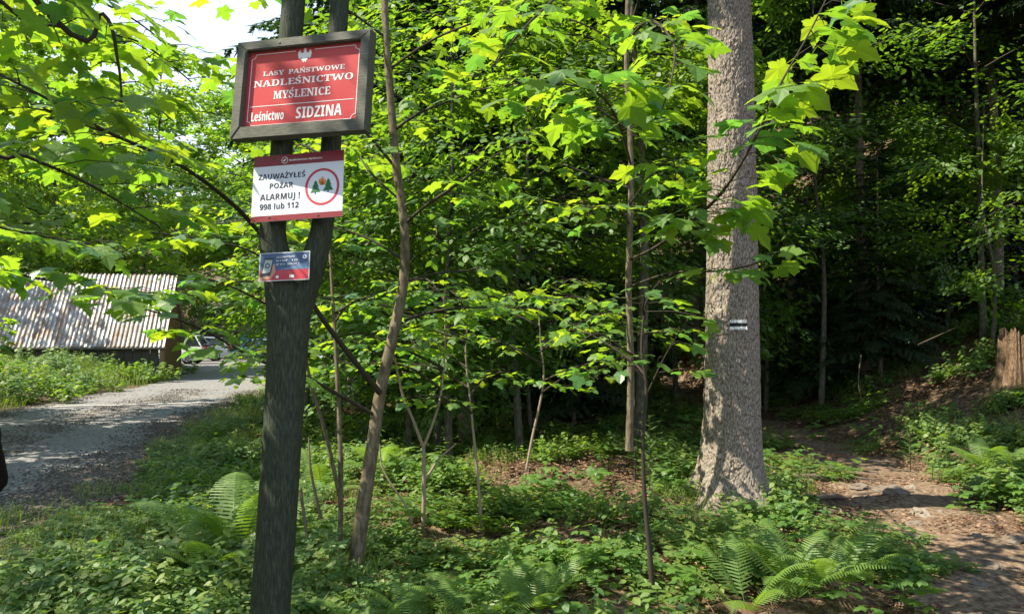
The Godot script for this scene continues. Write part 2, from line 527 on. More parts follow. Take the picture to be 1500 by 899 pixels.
func leafy(path: Array, list: Array, twigs: Geo, size: float, from := 0.2, dens := 1.0, reach := 0.4) -> void:
	# twigs and leaves along one branch
	var total := 0.0
	for k in path.size() - 1: total += path[k].distance_to(path[k + 1])
	var step := 0.105 / dens
	var run := 0.0
	var next := total * from
	var side := 1.0
	for k in path.size() - 1:
		var a: Vector3 = path[k]
		var b: Vector3 = path[k + 1]
		var seg := a.distance_to(b)
		while next < run + seg:
			var p := a.lerp(b, (next - run) / seg)
			var dir := (b - a).normalized()
			var flat := Vector3(dir.x, 0.0, dir.z)
			flat = flat.normalized() if flat.length() > 0.2 else flat_dir(rng.randf() * TAU)
			side = -side
			var out := (flat * rng.randf_range(0.25, 0.9) + flat.cross(Vector3.UP) * side + Vector3(0, rng.randf_range(-0.12, 0.3), 0)).normalized()
			var ln := reach * rng.randf_range(0.35, 1.0) * (1.05 - 0.5 * next / total)
			var tip := p + out * ln + Vector3(0, -0.10 * ln, 0)
			tube(twigs, [p, p.lerp(tip, 0.5) + Vector3(0, 0.02, 0), tip], [0.0032, 0.0024, 0.0014], 4)
			var nodes := maxi(1, int(ln / 0.085))
			for m in nodes:
				var q := p.lerp(tip, (m + 1.0) / nodes)
				for s in [-1.0, 1.0]:
					if m < nodes - 1 and rng.randf() < 0.22: continue
					var ld: Vector3 = (out * rng.randf_range(0.2, 0.9) + out.cross(Vector3.UP) * s * rng.randf_range(0.5, 1.0) + Vector3(0, rng.randf_range(-0.45, 0.05), 0)).normalized()
					var sz := size * rng.randf_range(0.48, 1.15)
					# twigs are cut back in front of the boards
					if q.z > -3.8 and q.z < -1.8 and q.x > -1.42 * -q.z / 3.5 and q.x < -0.4 and q.y > 1.5: continue
					list.append(turned(ld, (Vector3.UP + jitter(0.48)).normalized(), q + ld * sz * 0.55, sz))
			next += step * rng.randf_range(0.7, 1.4)
		run += seg

func sapling(called: String, label: String, group: String, stems: Array, branches: Array, opt := {}) -> Node3D:
	# stems: [points, radius at foot, radius at top]; branches: [points, radius, leaf size, from, density, reach]
	var foot: Vector3 = stems[0][0][0]
	var root := thing(called, label, "sapling", foot, group)
	var inv := Transform3D(Basis.IDENTITY, -foot)
	var bark: Material = M[opt.get("bark", "sapling_bark")]
	for s in stems:
		var g := Geo.new()
		var c := curve(s[0], 6)
		tube(g, c, taper(c.size(), s[1], s[2]), 12, 0.16, 3.0)
		part("trunk", g.mesh(bark), root, inv)
	var list := []
	var tw := Geo.new()
	for b in branches:
		var g := Geo.new()
		var c := curve(b[0], 6)
		tube(g, c, taper(c.size(), b[1], 0.0035), 6, 0.1, 4.0)
		part("branch", g.mesh(M.twig_dark), root, inv)
		leafy(c, list, tw, b[2], b[3] if b.size() > 3 else 0.2, b[4] if b.size() > 4 else 1.0, b[5] if b.size() > 5 else 0.4)
	if tw.v.size():
		var o := part("twigs", tw.mesh(M.twig_dark), root, inv)
		o.set_meta("kind", "stuff")
	put_leaves(root, list, opt.get("most", 300), opt.get("big", false))
	return root

func side_branches(stem: Array, n: int, lo: float, hi: float, ln: float, size: float, dens := 1.0, aim := -1.0, spread := TAU) -> Array:
	# random boughs along a stem between two fractions of its length
	var out := []
	for k in n:
		var t := lerpf(lo, hi, (k + rng.randf()) / n) * (stem.size() - 1)
		var a: Vector3 = stem[int(t)]
		var p: Vector3 = a.lerp(stem[mini(int(t) + 1, stem.size() - 1)], t - int(t))
		var ang := (aim if aim >= 0.0 else rng.randf() * TAU) + rng.randf_range(-0.5, 0.5) * (spread if aim >= 0.0 else 0.0)
		var l := ln * rng.randf_range(0.6, 1.1)
		var d := flat_dir(ang)
		out.append([[p, p + d * l * 0.35 + Vector3(0, l * 0.16, 0) + jitter(0.04), p + d * l * 0.7 + Vector3(0, l * 0.24, 0) + jitter(0.06), p + d * l + Vector3(0, l * 0.2, 0)], 0.008 + 0.005 * l, size, 0.18, dens, 0.42])
	return out

func build_saplings() -> void:
	var g := "young maples along the wood edge"
	# the leaning maple behind the sign post with its two long boughs over the verge
	var stem := pts([[518, 858, 5.3], [528, 770, 5.32], [543, 670, 5.38], [556, 580, 5.45], [572, 505, 5.5], [590, 420, 5.6], [592, 330, 5.6], [580, 240, 5.6], [572, 140, 5.6], [565, 40, 5.6], [560, -120, 5.7], [566, -260, 5.8]])
	var bs := [
		[pts([[556, 575, 5.4], [520, 530, 5.2], [480, 478, 5.0], [430, 405, 4.7], [375, 335, 4.3], [330, 290, 4.0], [260, 240, 3.6], [150, 190, 3.1], [60, 140, 2.75], [-60, 80, 2.6]]), 0.022, 0.12, 0.40, 1.35, 0.6],
		[pts([[545, 606, 5.4], [440, 548, 4.9], [380, 528, 4.6], [310, 490, 4.3], [250, 464, 4.0], [160, 440, 3.8]]), 0.014, 0.13, 0.42, 1.1, 0.45],
		[pts([[590, 330, 5.6], [625, 300, 5.5], [661, 276, 5.4], [701, 247, 5.3], [741, 218, 5.2], [803, 191, 5.1]]), 0.014, 0.115, 0.12, 1.0, 0.45],
		[pts([[578, 190, 5.6], [615, 165, 5.5], [661, 147, 5.4], [697, 133, 5.3], [770, 120, 5.2]]), 0.013, 0.115, 0.12, 1.0, 0.45],
		[pts([[572, 100, 5.6], [640, 55, 5.4], [730, 20, 5.2], [800, -10, 5.1]]), 0.012, 0.115, 0.12, 1.1, 0.5],
		[pts([[585, 415, 5.6], [640, 400, 5.8], [700, 395, 6.0]]), 0.010, 0.11, 0.15, 0.8, 0.4],
		[pts([[592, 470, 5.6], [640, 455, 5.6], [710, 450, 5.5], [790, 452, 5.5]]), 0.011, 0.115, 0.1, 1.1, 0.5],
		[pts([[575, 240, 5.6], [530, 190, 5.5], [470, 150, 5.5], [400, 120, 5.4], [330, 110, 5.3]]), 0.012, 0.12, 0.1, 1.0, 0.5],
		[pts([[572, 60, 5.6], [500, 10, 5.5], [420, -20, 5.3], [340, -10, 5.1]]), 0.012, 0.12, 0.1, 0.9, 0.45],
		[pts([[590, 380, 5.6], [540, 350, 5.7], [480, 330, 5.8], [400, 320, 5.9], [300, 330, 6.0]]), 0.011, 0.115, 0.1, 0.7, 0.45],
		[pts([[582, 290, 5.6], [540, 250, 5.8], [520, 220, 6.2], [480, 200, 6.6]]), 0.010, 0.115, 0.1, 0.9, 0.45],
	]
	sapling("maple_sapling", "leaning grey maple with long boughs reaching behind the sign post", g, [[stem, 0.052, 0.020]], bs, {"most": 300, "big": true})

	# thin stems between the post and the leaning maple
	stem = pts([[497, 835, 5.7], [499, 720, 5.7], [497, 620, 5.75], [492, 520, 5.8], [486, 420, 5.9], [480, 300, 6.0], [478, 200, 6.0]])
	var s2 := pts([[499, 735, 5.7], [478, 640, 5.6], [455, 560, 5.5], [440, 480, 5.4], [420, 400, 5.3]])
	bs = side_branches(curve(stem, 4), 4, 0.45, 1.0, 0.9, 0.105)
	bs += side_branches(curve(s2, 4), 2, 0.5, 1.0, 0.8, 0.105, 1.0, PI, 2.0)
	bs.append([pts([[440, 480, 5.4], [380, 440, 5.2], [310, 410, 5.0], [230, 400, 4.9]]), 0.009, 0.11, 0.15, 0.8, 0.45])
	bs.append([pts([[420, 400, 5.3], [360, 365, 5.1], [290, 350, 5.0], [220, 340, 4.8]]), 0.009, 0.11, 0.15, 0.8, 0.45])
	sapling("maple_sapling", "slender twin-stemmed maple sapling just right of the dark post", g, [[stem, 0.022, 0.008], [s2, 0.016, 0.007]], bs, {})

	# sapling with a clear fork low down
	stem = pts([[619, 785, 6.4], [621, 720, 6.4], [620, 655, 6.4]])
	s2 = pts([[620, 655, 6.4], [605, 615, 6.38], [588, 572, 6.35], [576, 510, 6.3], [570, 460, 6.3]])
	var s3 := pts([[620, 655, 6.4], [634, 620, 6.42], [646, 575, 6.45], [652, 500, 6.5], [650, 430, 6.5]])
	bs = side_branches(curve(s2, 4), 4, 0.6, 1.0, 0.8, 0.10) + side_branches(curve(s3, 4), 6, 0.5, 1.0, 1.0, 0.10)
	bs.append([pts([[650, 450, 6.5], [700, 435, 6.4], [770, 432, 6.3], [830, 440, 6.3]]), 0.008, 0.11, 0.1, 1.2, 0.5])
	sapling("maple_sapling", "pale sapling forked into a Y low above the herbs", g, [[stem, 0.020, 0.016], [s2, 0.014, 0.007], [s3, 0.013, 0.006]], bs, {"bark": "twig_pale"})

	stem = pts([[706, 782, 6.6], [700, 700, 6.6], [694, 640, 6.6], [689, 590, 6.6], [682, 510, 6.6], [690, 440, 6.6]])
	bs = side_branches(curve(stem, 4), 7, 0.5, 1.0, 0.95, 0.10)
	bs.append([pts([[690, 500, 6.6], [640, 480, 6.5], [590, 478, 6.4]]), 0.008, 0.10, 0.1, 1.0, 0.4])
	sapling("maple_sapling", "crooked thin sapling with bare pale lower stem", g, [[stem, 0.015, 0.006]], bs, {"bark": "twig_pale"})

	stem = pts([[768, 705, 8.4], [780, 640, 8.4], [796, 560, 8.4], [792, 500, 8.4], [788, 440, 8.4]])
	bs = side_branches(curve(stem, 4), 8, 0.4, 1.0, 1.2, 0.11)
	sapling("maple_sapling", "thin sapling bowing right at the edge of the shaded dip", g, [[stem, 0.017, 0.006]], bs, {"bark": "twig_pale"})

	# the dark slim sapling in front of the pole tree
	stem = pts([[958, 890, 4.9], [952, 810, 4.9], [944, 720, 4.9], [942, 640, 4.9], [947, 570, 4.9], [940, 510, 4.9], [945, 450, 4.9]])
	bs = [
		[pts([[949, 575, 4.9], [970, 530, 4.8], [990, 495, 4.7], [1010, 465, 4.6]]), 0.007, 0.105, 0.25, 1.0, 0.3],
		[pts([[945, 560, 4.9], [915, 522, 4.9], [875, 495, 5.0], [830, 470, 5.1]]), 0.008, 0.105, 0.25, 0.9, 0.35],
		[pts([[944, 450, 4.9], [960, 420, 4.8], [985, 400, 4.7]]), 0.006, 0.10, 0.1, 0.9, 0.3],
	] + side_branches(curve(stem, 4), 4, 0.7, 1.0, 0.5, 0.10, 1.0)
	sapling("maple_sapling", "dark slim sapling standing before the straight grey pole tree", g, [[stem, 0.018, 0.007]], bs, {"bark": "twig_dark"})

	# tall slim maple whose boughs hang in front of the big spruce
	stem = pts([[922, 660, 7.0], [924, 540, 7.0], [921, 400, 7.0], [925, 250, 7.0], [918, 100, 7.0], [921, -60, 7.0], [915, -220, 7.0]])
	bs = [
		[pts([[923, 380, 7.0], [960, 362, 6.0], [1010, 325, 5.0], [1055, 285, 4.4], [1100, 215, 4.1], [1140, 130, 4.0], [1185, 50, 4.0], [1215, -10, 4.0]]), 0.013, 0.175, 0.42, 2.0, 0.36],
		[pts([[922, 420, 7.0], [980, 400, 5.6], [1050, 397, 4.8], [1100, 388, 4.4], [1140, 368, 4.3]]), 0.010, 0.16, 0.74, 1.2, 0.22],
		[pts([[924, 240, 7.0], [910, 190, 5.5], [890, 150, 4.4], [860, 130, 3.9], [800, 120, 3.6]]), 0.012, 0.16, 0.35, 1.4, 0.4],
		[pts([[919, 60, 7.0], [950, 30, 5.6], [985, 60, 4.6], [985, 110, 4.1], [970, 160, 4.0]]), 0.012, 0.16, 0.35, 1.0, 0.3],
		[pts([[919, -20, 7.0], [860, -40, 5.4], [800, 10, 4.4], [760, 50, 4.0], [720, 100, 3.8]]), 0.012, 0.15, 0.35, 0.9, 0.4],
		[pts([[922, 300, 7.0], [960, 250, 5.8], [985, 235, 5.0], [990, 265, 4.7]]), 0.009, 0.15, 0.35, 0.9, 0.22],
		[pts([[921, 190, 7.0], [860, 150, 7.0], [780, 120, 7.1], [670, 110, 7.1]]), 0.011, 0.12, 0.55, 1.3, 0.6],
		[pts([[919, 70, 7.0], [840, 30, 7.0], [750, 20, 7.0], [640, 35, 7.0]]), 0.011, 0.12, 0.62, 1.3, 0.6],
		[pts([[922, 335, 7.0], [880, 312, 7.1], [830, 300, 7.2], [770, 290, 7.3]]), 0.010, 0.12, 0.15, 1.3, 0.5],
	] + side_branches(curve(stem, 4), 3, 0.25, 0.5, 1.0, 0.12, 1.0, PI, 1.6)
	sapling("maple_tree", "tall slim maple whose boughs hang before the big spruce trunk", g, [[stem, 0.035, 0.018]], bs, {"big": true})

	# bough of a roadside maple coming in from above, over the road
	stem = [Vector3(-4.0, height(-2.4, 1.5), 1.2), Vector3(-2.3, 1.5, 1.35), Vector3(-2.35, 3.4, 1.2), Vector3(-2.6, 5.6, 0.9), Vector3(-3.2, 8.2, 0.2), Vector3(-3.6, 10.2, -0.3)]
	stem[0] = Vector3(-2.35, height(-2.35, 1.4), 1.4)
	bs = [
		[[stem[2], Vector3(-2.4, 4.1, -0.4), Vector3(-2.3, 3.9, -1.6), at(60, 10, 2.6), at(150, 20, 2.7), at(172, 90, 2.75), at(178, 150, 2.8)], 0.018, 0.12, 0.4, 1.3, 0.55],
		[[stem[2], Vector3(-2.9, 3.7, -0.3), Vector3(-3.2, 3.4, -1.8), at(-90, 180, 3.0), at(40, 230, 3.2), at(130, 270, 3.4), at(230, 330, 3.6)], 0.016, 0.115, 0.45, 1.2, 0.6],
		[[stem[3], Vector3(-2.9, 5.0, -0.8), Vector3(-3.0, 4.4, -2.2), at(-40, -40, 3.2), at(90, 40, 3.6), at(200, 60, 4.0), at(280, 120, 4.4)], 0.016, 0.115, 0.45, 1.2, 0.65],
		[[stem[3], Vector3(-3.4, 4.8, -1.2), at(-120, 60, 3.6), at(-20, 120, 3.9), at(90, 170, 4.2), at(180, 200, 4.6), at(250, 200, 5.0)], 0.016, 0.115, 0.35, 1.0, 0.6],
		[[stem[3], Vector3(-3.0, 4.6, -1.6), at(20, -60, 3.4), at(110, -15, 3.7), at(190, 25, 4.0), at(250, 70, 4.2)], 0.014, 0.11, 0.55, 1.2, 0.4],
		[[stem[2], Vector3(-3.3, 3.2, -1.2), at(-140, 300, 3.8), at(-20, 330, 4.2), at(80, 350, 4.6), at(190, 380, 5.0)], 0.014, 0.115, 0.4, 1.1, 0.6],
		[[stem[1], Vector3(-3.0, 2.2, -1.0), at(-160, 370, 3.4), at(0, 398, 3.8), at(120, 418, 4.2), at(250, 432, 4.6)], 0.012, 0.13, 0.4, 2.0, 0.6],
	]
	for k in 8:
		var t := rng.randf_range(2.4, 5.0)
		var p: Vector3 = stem[int(minf(t, 4.0))].lerp(stem[int(minf(t, 4.0)) + 1], minf(t, 4.99) - int(minf(t, 4.0)))
		var e := Vector3(-4.9, 6.9, -2.7) + Vector3(rng.randf_range(-1.3, 1.3), rng.randf_range(-1.1, 1.1), rng.randf_range(-1.1, 1.1))
		bs.append([[p, p.lerp(e, 0.5) + Vector3(0, 0.2, 0), e], 0.02, 0.15, 0.3, 1.0, 0.6])
	sapling("maple_tree", "roadside maple whose near boughs hang over the gravel road", g, [[stem, 0.13, 0.04]], bs, {"big": true})

# ------------------------------------------------------------------ the big spruce
func build_spruce() -> void:
	var foot := on_ground(1068, 7.4)
	var root := thing("spruce_tree", "thick spruce trunk with scaly bark and a painted trail mark", "tree", foot)
	var g := Geo.new()
	var n := 256
	var rows := 600
	var top := 9.0
	var R := func(t: float, y: float) -> float:
		var r := 0.260 - 0.0115 * y
		var flare := exp(-maxf(y, -0.3) / 0.34)
		var lobes := 0.5 + 0.5 * cos(5.0 * t + 0.7) * 0.7 + 0.3 * cos(3.0 * t + 2.0)
		r += flare * (0.095 + 0.19 * lobes * flare)
		var q := Vector3(cos(t) * 0.26, y, sin(t) * 0.26)
		# scales: raised plates with cracks between, coarser towards the foot
		if y > 5.0: return r
		var low := clampf(1.0 - y / 2.4, 0.0, 1.0)
		var wx := 1.1 * fn.get_noise_3d(q.x * 55, q.y * 30, q.z * 55) + 0.4 * fn.get_noise_3d(q.x * 190, q.y * 110, q.z * 190)
		var wy := 1.1 * fn.get_noise_3d(q.z * 55 + 9.0, q.y * 30, q.x * 55) + 0.4 * fn.get_noise_3d(q.z * 190, q.y * 110, q.x * 190)
		var e := Vector3(q.x * 20.0 + wx, q.y * lerpf(6.0, 13.0, low) + wy, q.z * 20.0 - wx)
		var plate_ := cell.get_noise_3dv(e)
		r += lerpf(0.010, 0.013, low) * smoothstep(0.0, 0.26, plate_ + 1.0) + 0.006 * tone.get_noise_3dv(e)
		e = Vector3(q.x * 48.0 + wy * 1.5, q.y * 16.0 + wx * 1.5, q.z * 48.0)
		r += 0.002 * tone.get_noise_3dv(e) + 0.0035 * smoothstep(0.0, 0.25, cell.get_noise_3dv(e) + 1.0) - 0.016
		r += 0.012 * fn.get_noise_3d(q.x * 9, q.y * 4, q.z * 9)
		# knots and branch scars
		for kn in [[2.05, 3.55, 0.03], [1.75, 2.62, 0.026], [1.45, 2.95, 0.02], [1.9, 2.1, 0.02], [1.2, 3.9, 0.022], [2.3, 1.75, 0.016], [1.6, 4.3, 0.02]]:
			var dd := pow(angle_difference(t, kn[0]) * 0.24 / 0.035, 2) + pow((y - kn[1]) / 0.028, 2)
			r += kn[2] * (1.2 * exp(-dd * 0.35) - 1.1 * exp(-dd * 1.8))
		return r
	var axis := func(y: float) -> Vector3: return Vector3(0.055 * y / 4.0 + 0.02 * sin(y * 0.7), y, -0.02 * y)
	var ys := []
	for k in rows:
		var t := float(k) / (rows - 1)
		ys.append(-0.35 + t * 5.6 if t < 0.93 else lerpf(-0.35 + 0.93 * 5.6, top, (t - 0.93) / 0.07))
	for k in rows:
		for j in n + 1:
			var t := TAU * (j % n) / n
			var r: float = R.call(t, ys[k])
			var c: Vector3 = axis.call(ys[k])
			g.v.push_back(c + Vector3(cos(t) * r, 0, sin(t) * r))
	g.n.resize(g.v.size())
	var w := n + 1
	for k in rows:
		for j in n + 1:
			var jj := j % n
			var a := g.v[k * w + (jj + 1) % n] - g.v[k * w + (jj + n - 1) % n]
			var b := g.v[mini(k + 1, rows - 1) * w + jj] - g.v[maxi(k - 1, 0) * w + jj]
			g.n[k * w + j] = b.cross(a).normalized()
	for k in rows - 1:
		for j in n:
			var a := k * w + j
			g.i.append_array(PackedInt32Array([a, a + 1, a + w, a + 1, a + w + 1, a + w]))
	part("trunk", g.mesh(M.spruce_bark), root)
	# the trail blaze, white with a black bar, as paint lying on the bark
	mat("paint_white", Color(0.74, 0.74, 0.72), 0.6)
	mat("paint_black", Color(0.012, 0.012, 0.014), 0.6)
	var y0 := at(1078, 476, 7.4).y - foot.y
	for band in [["white_paint", "paint_white", 0.016, 0.045], ["black_paint", "paint_black", -0.016, 0.014], ["white_paint", "paint_white", -0.045, -0.017]]:
		var p := Geo.new()
		var nn := 44
		var mm := 10
		for k in mm + 1:
			for j in nn + 1:
				var t := lerpf(1.30, 1.93, float(j) / nn)
				var rag := 0.004 * fn.get_noise_2d(j * 9.0, band[2] * 9000.0)
				var y: float = y0 + lerpf(band[2] + rag, band[3] + rag, float(k) / mm)
				var r: float = R.call(t, y) + 0.0085
				var c: Vector3 = axis.call(y)
				p.v.push_back(c + Vector3(cos(t) * r, 0, sin(t) * r))
		for k in mm:
			for j in nn:
				var a := k * (nn + 1) + j
				p.i.append_array(PackedInt32Array([a, a + 1, a + nn + 1, a + 1, a + nn + 2, a + nn + 1]))
		part(band[0], p.mesh(M[band[1]]), root)
	# upper trunk and crown, above the picture
	var up := Geo.new()
	var c0: Vector3 = axis.call(8.9)
	tube(up, [c0, c0 + Vector3(0, 8, 0), c0 + Vector3(0.1, 17, 0)], [0.15, 0.09, 0.02], 10)
	part("upper_trunk", up.mesh(M.spruce_bark), root)
	fir_crown(root, c0 + Vector3(0, -0.9, 0), 18.5, 2.6, 260)
	# stubs of dead twigs on the bole
	for s in [[1.5, 3.3, 0.10], [2.4, 2.75, 0.14], [0.9, 2.3, 0.12], [2.9, 3.9, 0.16], [0.4, 3.6, 0.14], [2.7, 1.9, 0.09]]:
		var r: float = R.call(s[0], s[1])
		var c: Vector3 = axis.call(s[1])
		var d := Vector3(cos(s[0]), -0.15, sin(s[0]))
		var sg := Geo.new()
		tube(sg, [c + d * (r - 0.02), c + d * (r + s[2] * 0.5), c + d * (r + s[2]) + Vector3(0.02, 0.02, 0)], [0.008, 0.006, 0.003], 6)
		part("dead_twig", sg.mesh(M.twig), root)

func fir_crown(root: Node3D, from: Vector3, tall: float, wide: float, count: int) -> void:
	var lists := [[], [], []]
	for k in count:
		var t := pow((k + rng.randf()) / count, 1.15)
		var a := k * 2.399 + rng.randf_range(-0.3, 0.3)
		var s := (wide * (1.0 - t) + 0.35) / 1.9 * rng.randf_range(0.8, 1.15)
		var d := Vector3(cos(a), -0.12 + 0.35 * t + rng.randf_range(-0.12, 0.12), sin(a))
		lists[k % 3].append(turned(d, Vector3.UP, from + Vector3(0, t * tall, 0), s))
	mass("crown", bake(fir_branch, lists), root)

# ------------------------------------------------------------------ wood behind
func build_forest() -> void:
	# one spruce, then copies of three makes
	var places := []
	var fixed := [[682, 14.5], [520, 17.5], [1268, 16.5], [1462, 17.0], [976, 30.0], [880, 19.0], [760, 20.0], [1160, 21.0], [1370, 19.0], [600, 19.0]]
	for f in fixed: places.append(Vector2((f[0] - 750.0) / FOCAL * f[1], f[1]))
	var tries := 0
	while places.size() < 52 and tries < 4000:
		tries += 1
		var d := rng.randf_range(14.0, 58.0)
		var x := rng.randf_range(-9.0, 30.0)
		if x < road_near(d) + 4.5 or absf(x - path_mid(d)) < 1.3: continue
		var px := 750.0 + FOCAL * x / d
		if d < 26 and px > 925 and px < 1010: continue
		if px > 1800: continue
		var ok := true
		for q in places:
			if q.distance_to(Vector2(x, d)) < 2.7 + d * 0.03: ok = false; break
		if ok: places.append(Vector2(x, d))
	# trees standing outside the frame on the near slope, whose crowns shade the path and the bank
	for q in [[10.5, 9.0], [8.5, 4.0], [12.0, 3.0], [13.0, 12.5], [11.0, 15.5]]: places.append(Vector2(q[0], q[1]))
	var makes := []
	for k in 4:
		var r := Node3D.new()
		var g := Geo.new()
		var tall: float = [26.0, 29.0, 23.0, 27.0][k]
		var r0: float = [0.17, 0.20, 0.12, 0.15][k]
		var c := curve([Vector3(0, -0.4, 0), Vector3(0.05, 3, 0.02), Vector3(0.0, 8, 0.1), Vector3(0.1, 16, 0.0), Vector3(0.0, tall, 0)], 7)
		tube(g, c, taper(c.size(), r0, 0.02), 12, 0.14, 2.0)
		part("trunk", g.mesh(M.far_bark), r)
		fir_crown(r, Vector3(0, 5.6 + k * 0.6, 0), tall - 5.1 - k * 0.6, [2.3, 2.5, 2.0, 2.3][k], 185)
		for j in 16:
			var y := rng.randf_range(1.6, 8.5)
			var a := rng.randf() * TAU
			var l := rng.randf_range(0.5, 1.5)
			var d := flat_dir(a)
			var bg := Geo.new()
			tube(bg, [Vector3(0, y, 0), d * l * 0.5 + Vector3(0, y + 0.05, 0), d * l + Vector3(0, y - 0.22 * l, 0)], [0.012, 0.008, 0.003], 4)
			for m in 5:
				var q := d * l * rng.randf_range(0.4, 1.0) + Vector3(0, y - 0.1, 0)
				tube(bg, [q, q + flat_dir(a + rng.randf_range(-1.2, 1.2)) * 0.35 + Vector3(0, -0.12, 0)], [0.005, 0.002], 3)
			part("dead_branch", bg.mesh(M.twig), r)
		makes.append(r)
	for k in places.size():
		var r: Node3D = makes[k % 4].duplicate()
		r.name = numbered("forest_spruce")
		add_child(r)
		r.position = Vector3(places[k].x, height(places[k].x, -places[k].y) - 0.05, -places[k].y)
		r.rotation.y = k * 1.7
		var lab := "tall spruce with bare dark trunk in the shaded wood"
		if k == 0: lab = "dark thick spruce trunk standing right behind the leaning maple"
		if k == 2: lab = "slim grey spruce trunk on the dark slope beyond the footpath"
		tag(r, lab, "tree", "spruces of the wood")
	for r in makes: r.free()

	# young spruces and broadleaved undergrowth under them
	var yg := []
	for k in 2:
		var r := Node3D.new()
		var g := Geo.new()
		tube(g, [Vector3(0, -0.2, 0), Vector3(0.03, 2.5, 0), Vector3(0, 5.5, 0)], [0.05, 0.035, 0.01], 8)
		part("trunk", g.mesh(M.far_bark), r)
		fir_crown(r, Vector3(0, 0.7, 0), 4.9, [1.5, 1.2][k], 90)
		yg.append(r)
	var ys := [[1185, 17.0], [1290, 15.5], [1395, 18.0], [1240, 21.0], [1490, 18.5], [1340, 20.5], [840, 15.5], [790, 22.0], [720, 17.5], [1120, 24.0], [1430, 22.0], [560, 17.0], [900, 26.0], [1340, 27.0], [1230, 30.0], [650, 25.0], [1480, 30.0], [1050, 33.0]]
	for k in ys.size():
		var r: Node3D = yg[k % 2].duplicate()
		r.name = numbered("young_spruce")
		add_child(r)
		r.position = on_ground(ys[k][0], ys[k][1], -0.02)
		r.rotation.y = k * 2.1
		r.scale = Vector3.ONE * (0.8 + 0.1 * (k % 5))
		tag(r, "young spruce with drooping branches under the tall trees", "tree", "young spruces in the shade")
	for r in yg: r.free()

func leafy_make(tall: float, crown_lo: float, wide: float, count: int, kinds: Array, r0: float) -> Node3D:
	# a broadleaved tree standing at the origin: trunk, boughs and crown
	var root := Node3D.new()
	var g := Geo.new()
	var c := curve([Vector3(0, -0.3, 0), Vector3(0.1, tall * 0.3, 0.05), Vector3(-0.05, tall * 0.6, -0.05), Vector3(0, tall, 0)], 6)
	tube(g, c, taper(c.size(), r0, r0 * 0.12), 10, 0.12, 2.0)
	part("trunk", g.mesh(M.pole_bark), root)
	var lists := []
	for k in kinds: lists.append([])
	var nb := 9 + int(count / 40)
	for b in nb:
		var t := lerpf(crown_lo / tall, 0.97, (b + rng.randf()) / nb)
		var p: Vector3 = c[int(t * (c.size() - 1))]
		var a := b * 2.4 + rng.randf_range(-0.4, 0.4)
		var shape := sin(clampf((t - crown_lo / tall) / (1.0 - crown_lo / tall) * 0.85 + 0.15, 0.0, 1.0) * PI * 0.93)
		var l := wide * (0.45 + 0.6 * shape) * rng.randf_range(0.75, 1.1)
		var d := flat_dir(a)
		var e := p + d * l + Vector3(0, l * rng.randf_range(0.0, 0.35), 0)
		var m := p + d * l * 0.5 + Vector3(0, l * 0.22, 0)
		var bg := Geo.new()
		tube(bg, curve([p, m, e], 4), taper(9, r0 * 0.3, 0.006), 5)
		part("branch", bg.mesh(M.twig_dark), root)
		for s in int(count / nb):
			var u := sqrt(rng.randf_range(0.06, 1.0))
			var q := (p.lerp(m, u * 2.0) if u < 0.5 else m.lerp(e, u * 2.0 - 1.0)) + d.cross(Vector3.UP) * rng.randf_range(-0.35, 0.35) * l * u + Vector3(0, rng.randf_range(-0.35, 0.30), 0)
			var ld := (d * 0.7 + flat_dir(rng.randf() * TAU) * 0.8 + Vector3(0, rng.randf_range(-0.3, 0.1), 0))
			lists[rng.randi() % kinds.size()].append(turned(ld, (Vector3.UP + jitter(0.35)).normalized(), q, rng.randf_range(0.8, 1.25)))
	var set := []
	for k in kinds: set.append(spray[k])
	mass("crown", bake(set, lists), root)
	return root

func plant(make: Node3D, called: String, label: String, category: String, group: String, where: Vector3, turn: float, size: Vector3) -> Node3D:
	var r: Node3D = make.duplicate()
	r.name = numbered(called)
	add_child(r)
	r.position = where
	r.rotation.y = turn
	r.scale = size
	tag(r, label, category, group)
	return r

